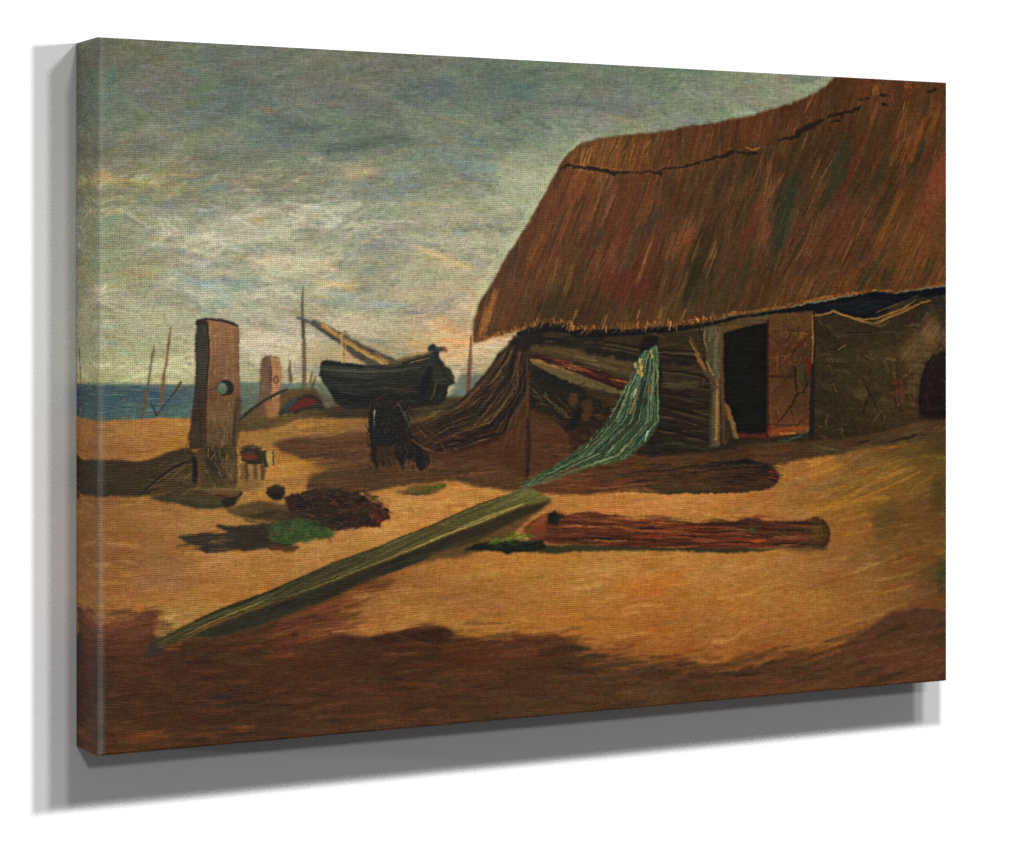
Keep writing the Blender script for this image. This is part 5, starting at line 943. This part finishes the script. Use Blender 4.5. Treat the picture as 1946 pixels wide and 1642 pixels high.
for f, c, w in ((1., (146, 158, 118), 2), (.86, (150, 150, 106), 2), (.6, (128, 128, 84), 2), (.72, (42, 62, 54), 3), (.45, (46, 54, 40), 3), (.3, (130, 140, 104), 2), (.15, (104, 132, 104), 2)):
    pl = o * (1 - f) + i_ * f
    line([tuple(q) for q in pl[:4]], [w, w, w, w * .6], C(*c), .6, 1.2, rag=1.2)
for k in range(130):
    f = rng.uniform(.0, 1.)
    pl = o * (1 - f) + i_ * f
    t = rng.uniform(0, 3.2)
    j = int(t)
    p0 = pl[j] + (pl[j + 1] - pl[j]) * (t - j)
    stroke(p0[0], p0[1], rng.uniform(1.2, 2.6), rng.uniform(3, 9), rng.uniform(1.5, 2.4), [C(176, 176, 130), C(152, 168, 138), C(130, 106, 64), C(34, 44, 38)][k % 4], .75)
for k in range(44):
    f = rng.uniform(.02, .98)
    pl = o * (1 - f) + i_ * f + rng.normal(0, 2.4, o.shape)
    w = rng.uniform(1.3, 2.6)
    n0 = int(rng.integers(0, 2))
    n1 = int(rng.integers(3, 6))
    line([tuple(q) for q in pl[n0:n1]], [w] * (n1 - n0), [C(116, 136, 100), C(34, 44, 34), C(64, 96, 76), C(42, 38, 28), C(150, 150, 108), C(40, 56, 44), C(50, 48, 32)][k % 7], .65, 1.2, rag=1.2)
for k in range(110):     # the tail spreads and frays on the ground
    q = rng.random()
    stroke(996 + q * 120 + rng.normal(0, 5), 926 - q * 52 + rng.normal(0, 7 + 8 * q), -.45 + rng.normal(0, .35), rng.uniform(6, 24), rng.uniform(1.5, 4), [C(88, 110, 84), C(96, 84, 54), C(64, 84, 66), C(118, 126, 92), C(84, 70, 46)][k % 5], .5, rng.normal(0, .2), .8)
for k in range(160):     # loose meshes along both edges
    f = rng.choice([0., 1.]) + rng.normal(0, .04)
    pl = o * (1 - f) + i_ * f
    t = rng.uniform(.1, 3.6)
    j = int(t)
    p0 = pl[j] + (pl[j + 1] - pl[j]) * (t - j)
    stroke(p0[0], p0[1], rng.uniform(.6, 2.8), rng.uniform(5, 13), rng.uniform(1.5, 3), [C(78, 110, 90), C(112, 126, 92), C(50, 62, 48)][k % 3], .7)
for x, y, w in ((1217, 686, 6), (1208, 694, 5), (1219, 698, 7), (1213, 706, 5), (1220, 711, 6), (1238, 668, 4), (1240, 676, 4)):
    line([(x, y - 2), (x + 1, y + 3)], w, C(176, 148, 82), .85)
line([(1238, 730), (1234, 742), (1236, 750)], [3, 5, 3], C(140, 90, 50), .8)
line([(1210, 740), (1206, 755)], [4, 3], C(190, 184, 150), .7)
line([(1208, 758), (1198, 785)], [3, 4], C(160, 128, 86), .7)
line([(1216, 830), (1208, 848)], [8, 5], C(40, 76, 78), .7)
line([(1232, 820), (1226, 838)], [3, 2], C(180, 196, 186), .7)
line([(1246, 690), (1252, 712), (1246, 735)], [2, 2, 2], C(140, 156, 120), .6)
for k in range(40):
    q = rng.random()
    stroke(1000 + q * 90, 922 - q * 48 + rng.normal(0, 4), -.5 + rng.normal(0, .2), rng.uniform(6, 18), rng.uniform(2, 4), [C(92, 116, 84), C(56, 70, 54), C(112, 128, 92)][k % 3], .6)

# ---- bristle drag, varnish, mottling and grit over the whole sheet -------------------
DX = vnoise(16, 2.6, 61) * .6 + vnoise(3, 3, 62) * .6
DY = vnoise(2.6, 14, 63) * .5 + vnoise(3, 3, 64) * .6
roofness = blur(rfm, 3)
DX = DX * (1 - .6 * roofness)
DY = DY * (1 + 1.2 * roofness)
xs_ = np.clip(XX - PX0 + DX, 0, PW - 1.01)
ys_ = np.clip(YY - PY0 + DY, 0, PH - 1.01)
xi_, yi_ = xs_.astype(np.int32), ys_.astype(np.int32)
fx_, fy_ = (xs_ - xi_)[..., None], (ys_ - yi_)[..., None]
IMG = (IMG[yi_, xi_] * (1 - fx_) + IMG[yi_, xi_ + 1] * fx_) * (1 - fy_) + (IMG[yi_ + 1, xi_] * (1 - fx_) + IMG[yi_ + 1, xi_ + 1] * fx_) * fy_
soft_ = np.clip(blur(skym * (1 - btm) * (1 - pfm) * (1 - psm) * (1 - rfm), 3) * (YY < 740) + .8 * blur(np.clip(sandm - m2, 0, 1) * (YY > 940) * (1 - plm) * (1 - lgm) * (1 - rkm), 3), 0, 1)
for k in range(3):       # thick paint keeps an edge; sky and sand are rubbed smooth
    ch = IMG[..., k]
    b2 = blur(ch, 2)
    IMG[..., k] = ch + (.3 * (1 - soft_) - .62 * soft_) * (ch - b2) + .2 * (ch - blur(ch, 8))
IMG = np.clip(IMG, 4, 250)
GREY = IMG.mean(-1, keepdims=True)
sk_ = blur(skym * (YY < 745), 3)[..., None]
sd_ = blur(np.clip(sandm - m2 - m3, 0, 1), 3)[..., None]
IMG = GREY + (IMG - GREY) * (SATUR - .14 * sk_ - .0 * sd_)
IMG = IMG * (1 + sd_ * (C(-.03, -.005, -.07) - .1 * np.clip((XX - 1450) / 300, 0, 1)[..., None])) * (1 + sk_ * (C(.0, -.015, -.03) + .055 * np.clip((YY - 300) / 120, 0, 1)[..., None]))
IMG = 255. * TONE_GAIN * (np.clip(IMG, 0, 255) / 255.) ** TONE_GAMMA
MOT = np.stack([vnoise(34, 16, 21 + i) * 2.6 + vnoise(11, 6, 31 + i) * 2.4 for i in range(3)], -1)
LUM = vnoise(40, 20, 44) * 3 + vnoise(16, 2.4, 41) * 5.5 + vnoise(6, 2.2, 42) * 5. + vnoise(2.4, 6, 43) * 3.5
ROOFL = vnoise(3.4, 22, 45) * 4 + vnoise(3, 6, 46) * 3.5
LUM = LUM + vnoise(46, 2.6, 49) * 4 * (1 - roofness)
LUM = LUM * (1 - .5 * roofness) + ROOFL * roofness
GRIT = vnoise(2.7, 2.5, 47) * 8 + vnoise(4.4, 2.6, 48) * 5 + np.random.default_rng(5).normal(0, 1, (PH, PW)).astype(np.float32) * 2.5
GRIT = GRIT * (1 - .35 * sk_[..., 0] - .35 * sd_[..., 0])
SC = np.clip(IMG.mean(-1, keepdims=True) / 100, .42, 1.2)
IMG = IMG + (MOT + (LUM + GRIT)[..., None]) * SC
pits = np.random.default_rng(6).random((PH, PW)) < .008 * (YY < 740) + .003
pt = np.clip(blur(pits.astype(np.float32), 1) * 5, 0, 1)[..., None] * .2
IMG = np.clip(IMG * (1 - pt), 5, 250)
# ---------------------------------------------------------------------------
#  PART 2 - the place: a white wall, the stretched canvas hung on it, lamps, camera
#  World frame: x to the right along the wall, z up, the wall is the plane y = 0,
#  the viewer stands at negative y.  Metres.
# ---------------------------------------------------------------------------
import bpy
from mathutils import Matrix, Vector

CW, CH, CD = 1.184, 0.800, 0.075          # canvas width, height, depth
GAP = 0.0015                              # air behind the stretcher
RAD = 0.0035                              # rounding of the stretcher's front corner
BASE_Z = 1.25                             # lower edge of the canvas above the floor

sc = bpy.context.scene
root_col = sc.collection

# camera that the picture's own trapezoid implies (used for the sheet's print mapping and for the view)
F_PX, CXP, CYP = 4740., 973., 584.
_r = np.array([8767., 0., 4740.])
_r /= np.linalg.norm(_r)
_n = np.array([-2563., 0., 4740.])
_n /= np.linalg.norm(_n)
Z_BL = CH * F_PX / 1368.
X_BL = (187. - CXP) / F_PX * Z_BL
YB = (1438. - CYP) / F_PX * Z_BL          # lower edge, metres below the optical axis


def sheet_xy(u, v):
    """printed-picture coordinates of a point u across, v up on the front of the sheet"""
    X, Z = X_BL + u * _r[0], Z_BL + u * _r[2]
    return CXP + F_PX * X / Z, CYP + F_PX * (YB - v) / Z


def srgb_lin(c):
    c = np.clip(c, 0, 1)
    return np.where(c <= .04045, c / 12.92, ((c + .055) / 1.055) ** 2.4)


PRINT = srgb_lin(IMG / 255.) * PRINT_GAIN


def sample(u, v):
    """ink colour at u, v; beyond the left and right edges the print is mirrored"""
    u = np.abs(u)
    u = np.where(u > CW, 2 * CW - u, u)
    v = np.abs(v)
    v = np.where(v > CH, 2 * CH - v, v)
    x, y = sheet_xy(u, v)
    x = np.clip(x - PX0, 0, PW - 1.001)
    y = np.clip(y - PY0, 0, PH - 1.001)
    xi, yi = x.astype(int), y.astype(int)
    fx, fy = (x - xi)[..., None], (y - yi)[..., None]
    return (PRINT[yi, xi] * (1 - fx) * (1 - fy) + PRINT[yi, xi + 1] * fx * (1 - fy)
            + PRINT[yi + 1, xi] * (1 - fx) * fy + PRINT[yi + 1, xi + 1] * fx * fy)


def grid_mesh(name, co, col, uv, mat, parent):
    """a grid of points (rows, cols, 3) with a colour per point and a weave coordinate per corner"""
    ny, nx = co.shape[:2]
    me = bpy.data.meshes.new(name)
    me.vertices.add(ny * nx)
    me.vertices.foreach_set('co', co.reshape(-1).astype(np.float32))
    a = (np.arange(ny - 1)[:, None] * nx + np.arange(nx - 1)[None]).reshape(-1)
    q = np.stack([a, a + 1, a + nx + 1, a + nx], -1).astype(np.int32)
    me.loops.add(q.size)
    me.loops.foreach_set('vertex_index', q.reshape(-1))
    me.polygons.add(len(q))
    me.polygons.foreach_set('loop_start', np.arange(0, q.size, 4, dtype=np.int32))
    me.polygons.foreach_set('use_smooth', np.ones(len(q), bool))
    ca = me.color_attributes.new('ink', 'FLOAT_COLOR', 'POINT')
    ca.data.foreach_set('color', np.concatenate([col, np.ones((ny, nx, 1))], -1).reshape(-1).astype(np.float32))
    ul = me.uv_layers.new(name='cloth')
    ul.data.foreach_set('uv', uv.reshape(-1, 2)[q.reshape(-1)].reshape(-1).astype(np.float32))
    me.update(calc_edges=True)
    me.validate()
    me.materials.append(mat)
    ob = bpy.data.objects.new(name, me)
    root_col.objects.link(ob)
    ob.parent = parent
    return ob


# ---- materials ---------------------------------------------------------------
def nodes_of(m):
    m.use_nodes = True
    nt = m.node_tree
    nt.nodes.clear()
    return nt, nt.nodes, nt.links


def mk(n, t, **kw):
    nd = n.new(t)
    for k, v in kw.items():
        setattr(nd, k, v)
    return nd


def canvas_material():
    m = bpy.data.materials.new('printed_canvas')
    nt, n, l = nodes_of(m)
    out = mk(n, 'ShaderNodeOutputMaterial')
    bs = mk(n, 'ShaderNodeBsdfPrincipled')
    bs.inputs['Roughness'].default_value = .5
    bs.inputs['Specular IOR Level'].default_value = .08
    l.new(bs.outputs[0], out.inputs[0])
    ink = mk(n, 'ShaderNodeAttribute', attribute_name='ink')
    uv = mk(n, 'ShaderNodeUVMap', uv_map='cloth')
    # the cloth is never quite square: let the threads drift
    nz = mk(n, 'ShaderNodeTexNoise', noise_dimensions='2D')
    nz.inputs['Scale'].default_value = 38.
    nz.inputs['Detail'].default_value = 3.
    l.new(uv.outputs[0], nz.inputs['Vector'])
    off = mk(n, 'ShaderNodeVectorMath', operation='MULTIPLY_ADD')
    off.inputs[1].default_value = (WOB, WOB, 0)
    l.new(nz.outputs['Color'], off.inputs[0])
    l.new(uv.outputs[0], off.inputs[2])
    sep = mk(n, 'ShaderNodeSeparateXYZ')
    l.new(off.outputs[0], sep.inputs[0])

    def math_(op, a, b=None, c=None):
        q = mk(n, 'ShaderNodeMath', operation=op)
        for i, v in enumerate((a, b, c)):
            if v is None:
                continue
            if isinstance(v, (int, float)):
                q.inputs[i].default_value = v
            else:
                l.new(v, q.inputs[i])
        return q.outputs[0]

    wx = math_('SINE', math_('MULTIPLY', sep.outputs[0], 2 * math.pi / THREAD_X))
    wy = math_('SINE', math_('MULTIPLY', sep.outputs[1], 2 * math.pi / THREAD_Y))
    hx = math_('SINE', math_('MULTIPLY', sep.outputs[0], math.pi / THREAD_X))
    hy = math_('SINE', math_('MULTIPLY', sep.outputs[1], math.pi / THREAD_Y))
    over = math_('MULTIPLY', hx, hy)                                   # over and under
    slub = mk(n, 'ShaderNodeTexNoise', noise_dimensions='2D')          # thick and thin thread
    mp = mk(n, 'ShaderNodeMapping')
    mp.inputs['Scale'].default_value = (90, 420, 1)
    l.new(uv.outputs[0], mp.inputs[0])
    l.new(mp.outputs[0], slub.inputs['Vector'])
    slub.inputs['Scale'].default_value = 1.
    slub.inputs['Detail'].default_value = 2.
    slub2 = mk(n, 'ShaderNodeTexNoise', noise_dimensions='2D')
    mp2 = mk(n, 'ShaderNodeMapping')
    mp2.inputs['Scale'].default_value = (430, 80, 1)
    l.new(uv.outputs[0], mp2.inputs[0])
    l.new(mp2.outputs[0], slub2.inputs['Vector'])
    slub2.inputs['Scale'].default_value = 1.
    slub2.inputs['Detail'].default_value = 2.
    h = math_('ADD', math_('MULTIPLY', wx, .34), math_('MULTIPLY', wy, .5))
    h = math_('ADD', h, math_('MULTIPLY', over, .18))
    h = math_('ADD', h, math_('MULTIPLY', math_('SUBTRACT', slub.outputs['Fac'], .5), 1.3))
    h = math_('ADD', h, math_('MULTIPLY', math_('SUBTRACT', slub2.outputs['Fac'], .5), .9))
    # ink lies thin on the crowns of the threads and pools in between
    g = math_('ADD', math_('MULTIPLY', h, INK_WEAVE), 1.)
    mul = mk(n, 'ShaderNodeVectorMath', operation='SCALE')
    l.new(ink.outputs['Color'], mul.inputs[0])
    l.new(g, mul.inputs['Scale'])
    l.new(mul.outputs[0], bs.inputs['Base Color'])
    bp = mk(n, 'ShaderNodeBump')
    bp.inputs['Strength'].default_value = .35
    bp.inputs['Distance'].default_value = .0004
    l.new(h, bp.inputs['Height'])
    l.new(bp.outputs[0], bs.inputs['Normal'])
    return m


def wall_material():
    m = bpy.data.materials.new('matt_white_wall')
    nt, n, l = nodes_of(m)
    out = mk(n, 'ShaderNodeOutputMaterial')
    bs = mk(n, 'ShaderNodeBsdfPrincipled')
    bs.inputs['Roughness'].default_value = .9
    bs.inputs['Specular IOR Level'].default_value = .1
    l.new(bs.outputs[0], out.inputs[0])
    tc = mk(n, 'ShaderNodeTexCoord')
    nz = mk(n, 'ShaderNodeTexNoise')
    nz.inputs['Scale'].default_value = 260.
    nz.inputs['Detail'].default_value = 4.
    l.new(tc.outputs['Object'], nz.inputs['Vector'])
    rp = mk(n, 'ShaderNodeValToRGB')
    rp.color_ramp.elements[0].color = (.80, .80, .80, 1)
    rp.color_ramp.elements[1].color = (.84, .84, .84, 1)
    l.new(nz.outputs['Fac'], rp.inputs[0])
    l.new(rp.outputs[0], bs.inputs['Base Color'])
    bp = mk(n, 'ShaderNodeBump')
    bp.inputs['Strength'].default_value = .05
    bp.inputs['Distance'].default_value = .0006
    l.new(nz.outputs['Fac'], bp.inputs['Height'])
    l.new(bp.outputs[0], bs.inputs['Normal'])
    return m


MAT_CANVAS = canvas_material()
MAT_WALL = wall_material()

# ---- the wall ------------------------------------------------------------------
me = bpy.data.meshes.new('wall')
me.from_pydata([(-2.2, 0, -0.0), (3.6, 0, -0.0), (3.6, 0, 3.2), (-2.2, 0, 3.2), (-2.2, .12, 0), (3.6, .12, 0), (3.6, .12, 3.2), (-2.2, .12, 3.2)], [],
               [(0, 1, 2, 3), (5, 4, 7, 6), (3, 2, 6, 7), (1, 0, 4, 5), (4, 0, 3, 7), (1, 5, 6, 2)])
me.materials.append(MAT_WALL)
wall = bpy.data.objects.new('wall', me)
root_col.objects.link(wall)
wall['kind'] = 'structure'
wall['label'] = 'plain white wall behind the hanging canvas'
wall['category'] = 'wall'

# ---- the canvas ------------------------------------------------------------------
root = bpy.data.objects.new('canvas_print', None)
root_col.objects.link(root)
root.location = (0, -GAP, BASE_Z)
root['label'] = 'stretched canvas print of a thatched beach hut and a boat, hung on the white wall'
root['category'] = 'canvas print'

# front sheet: rows go up, columns across, rolled over the stretcher at left, right, top and bottom
STEP = .001
arc = RAD * math.pi / 2


def rolled(size):
    """arc-length stations over an edge, the flat and the other edge: (print coordinate, position, setback)"""
    k = 5
    th = np.linspace(0, math.pi / 2, k + 1)
    n_flat = int(round((size - 2 * RAD) / STEP))
    flat = np.linspace(RAD, size - RAD, n_flat + 1)
    pos = np.concatenate([RAD - RAD * np.sin(th[::-1]), flat[1:-1], size - RAD + RAD * np.sin(th)])
    set_ = np.concatenate([RAD - RAD * np.cos(th[::-1]), np.zeros(n_flat - 1), RAD - RAD * np.cos(th)])
    s = np.concatenate([RAD - RAD * th[::-1], flat[1:-1], size - RAD + RAD * th])
    return s, pos, set_


su, pu, bu = rolled(CW)
sv, pv, bv = rolled(CH)
U, V = np.meshgrid(su, sv)
# corners: set back by the larger roll, so that the four rolls meet in a folded corner
BK = np.maximum(bu[None, :] + 0 * V, bv[:, None] + 0 * U)
sag = -.0009 * np.sin(np.pi * np.clip(U / CW, 0, 1)) * np.sin(np.pi * np.clip(V / CH, 0, 1))
P = np.stack([np.broadcast_to(pu[None, :], U.shape), -CD + BK - sag, np.broadcast_to(pv[:, None], U.shape)], -1)
fold = np.exp(-((pu[None, :] - .002) / .0042) ** 2) * np.ones_like(V)          # pale edge highlight painted into the ink along the left fold
fold = (fold * FOLD_HIGHLIGHT * (.8 + .12 * np.sin(V * 97 + np.sin(V * 31) * 3) + .08 * np.sin(V * 37 + 1.)))[..., None]
front_ink = sample(U, V)
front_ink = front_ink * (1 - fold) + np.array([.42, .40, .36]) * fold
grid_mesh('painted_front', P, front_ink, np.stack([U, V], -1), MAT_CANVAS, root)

# wrapped sides, from the end of the roll back to the wall
dep = np.linspace(0, CD - RAD, 61)
s0 = arc - RAD                              # cloth already used by the roll beyond the edge
ones = np.ones


def side(kind):
    if kind in ('l', 'r'):
        D, Vv = np.meshgrid(dep, sv)
        z = np.broadcast_to(pv[:, None], D.shape)
        # the vertical roll of the top and bottom carries on round the side's ends
        b = np.broadcast_to(bv[:, None], D.shape)
        y = -CD + np.maximum(RAD, b) + D * (CD - np.maximum(RAD, b)) / (CD - RAD)
        if kind == 'l':
            Uu = -(s0 + D)
            P = np.stack([np.zeros_like(D), y, z], -1)[:, ::-1]
            return P, sample(Uu, Vv)[:, ::-1], np.stack([Uu, Vv], -1)[:, ::-1]
        Uu = CW + s0 + D
        return np.stack([np.full_like(D, CW), y, z], -1), sample(Uu, Vv), np.stack([Uu, Vv], -1)
    Uu, D = np.meshgrid(su[::4], dep[::4])
    x = np.broadcast_to(pu[::4][None, :], D.shape)
    y = -CD + RAD + D
    if kind == 'b':
        Vv = -(s0 + D)
        P = np.stack([x, y, np.zeros_like(D)], -1)[::-1]
        return P, sample(Uu, Vv)[::-1], np.stack([Uu, Vv], -1)[::-1]
    Vv = CH + s0 + D
    return np.stack([x, y, np.full_like(D, CH)], -1), sample(Uu, Vv), np.stack([Uu, Vv], -1)


for kd, lb in (('l', 'wrapped left edge with the picture mirrored round the corner'), ('r', None), ('b', None), ('t', None)):
    P, cc, uvv = side(kd)
    e = grid_mesh('wrapped_edge', P, cc, uvv, MAT_CANVAS, root)
    if lb:
        e['label'] = lb


# ---- lamps (wall lamps as the shadows show them, plus an added edge fill) -----------------------------------
def aim(o, target):
    d = Vector(target) - o.location
    o.rotation_euler = d.to_track_quat('-Z', 'Y').to_euler()


def wall_washer(name, loc, e, radius):
    """a lamp whose optic throws more to the sides (1 / cos^3), so that it lights a flat wall evenly;
    e = share of full white that it gives the wall"""
    loc = Vector(loc)
    d = -loc.y
    ld = bpy.data.lights.new(name, 'POINT')
    ld.energy = e / .82 * math.pi * 4 * math.pi * d * d
    ld.shadow_soft_size = radius
    ld.use_nodes = True
    nt = ld.node_tree
    n, l = nt.nodes, nt.links
    em = next(q for q in n if q.type == 'EMISSION')
    ge = mk(n, 'ShaderNodeNewGeometry')
    sp = mk(n, 'ShaderNodeSeparateXYZ')
    l.new(ge.outputs['Incoming'], sp.inputs[0])
    ab = mk(n, 'ShaderNodeMath', operation='ABSOLUTE')
    l.new(sp.outputs[1], ab.inputs[0])
    mx = mk(n, 'ShaderNodeMath', operation='MAXIMUM')
    l.new(ab.outputs[0], mx.inputs[0])
    mx.inputs[1].default_value = .4
    pw = mk(n, 'ShaderNodeMath', operation='POWER')
    l.new(mx.outputs[0], pw.inputs[0])
    pw.inputs[1].default_value = -3.
    l.new(pw.outputs[0], em.inputs['Strength'])
    o = bpy.data.objects.new(name, ld)
    root_col.objects.link(o)
    o.location = loc
    return o


for nm, x, h, dist, e, rad in LAMPS:
    wall_washer(nm, (x, -(CD + GAP + dist), BASE_Z + h), e, rad)

# fill added far to the left, grazing the wall, to brighten the wrapped edge
ld = bpy.data.lights.new('side_fill', 'SPOT')
SX, SD = -5., .16
ld.energy = SIDE_E / .82 * math.pi * 4 * math.pi * SX * SX
ld.shadow_soft_size = .05
ld.spot_size = math.radians(30)
o = bpy.data.objects.new('side_fill', ld)
root_col.objects.link(o)
o.location = (SX, -(CD + GAP + SD), BASE_Z + .6)
aim(o, (0, -CD, BASE_Z + .4))

w = bpy.data.worlds.new('World')
sc.world = w
w.use_nodes = True
bg = w.node_tree.nodes['Background']
bg.inputs[0].default_value = (1, 1, 1, 1)
bg.inputs[1].default_value = AMBIENT

# ---- camera ---------------------------------------------------------------------
cam = bpy.data.cameras.new('camera')
co = bpy.data.objects.new('camera', cam)
root_col.objects.link(co)
sc.camera = co
cam.sensor_fit = 'HORIZONTAL'
cam.sensor_width = 36.
cam.lens = F_PX / 1946. * 36.
cam.shift_x = 0.
cam.shift_y = -(821. - CYP) / 1946.
cam.clip_start = .05
cam.clip_end = 100.
# camera axes in the picture frame (x right, y down, z ahead) written in the world's axes
# world x = _r, world y (into the wall) = _n, world z = up
fwd = Vector((_r[2], _n[2], 0))
right = Vector((_r[0], _n[0], 0))
up = Vector((0, 0, 1))
# lower left front corner sits at (X_BL, YB, Z_BL) in the picture frame
corner = Vector((0, -GAP - CD, BASE_Z))
pos = corner - right * X_BL - fwd * Z_BL + up * YB
M = Matrix((right, up, -fwd)).transposed().to_4x4()
M.translation = pos
co.matrix_world = M

sc.render.engine = 'CYCLES'
sc.render.resolution_x, sc.render.resolution_y = 1024, 864
sc.view_settings.view_transform = 'Standard'
sc.view_settings.look = 'None'
sc.view_settings.exposure = 0
sc.view_settings.gamma = 1
sc.view_settings.use_curve_mapping = False
sc.cycles.max_bounces = 5
sc.cycles.use_denoising = False
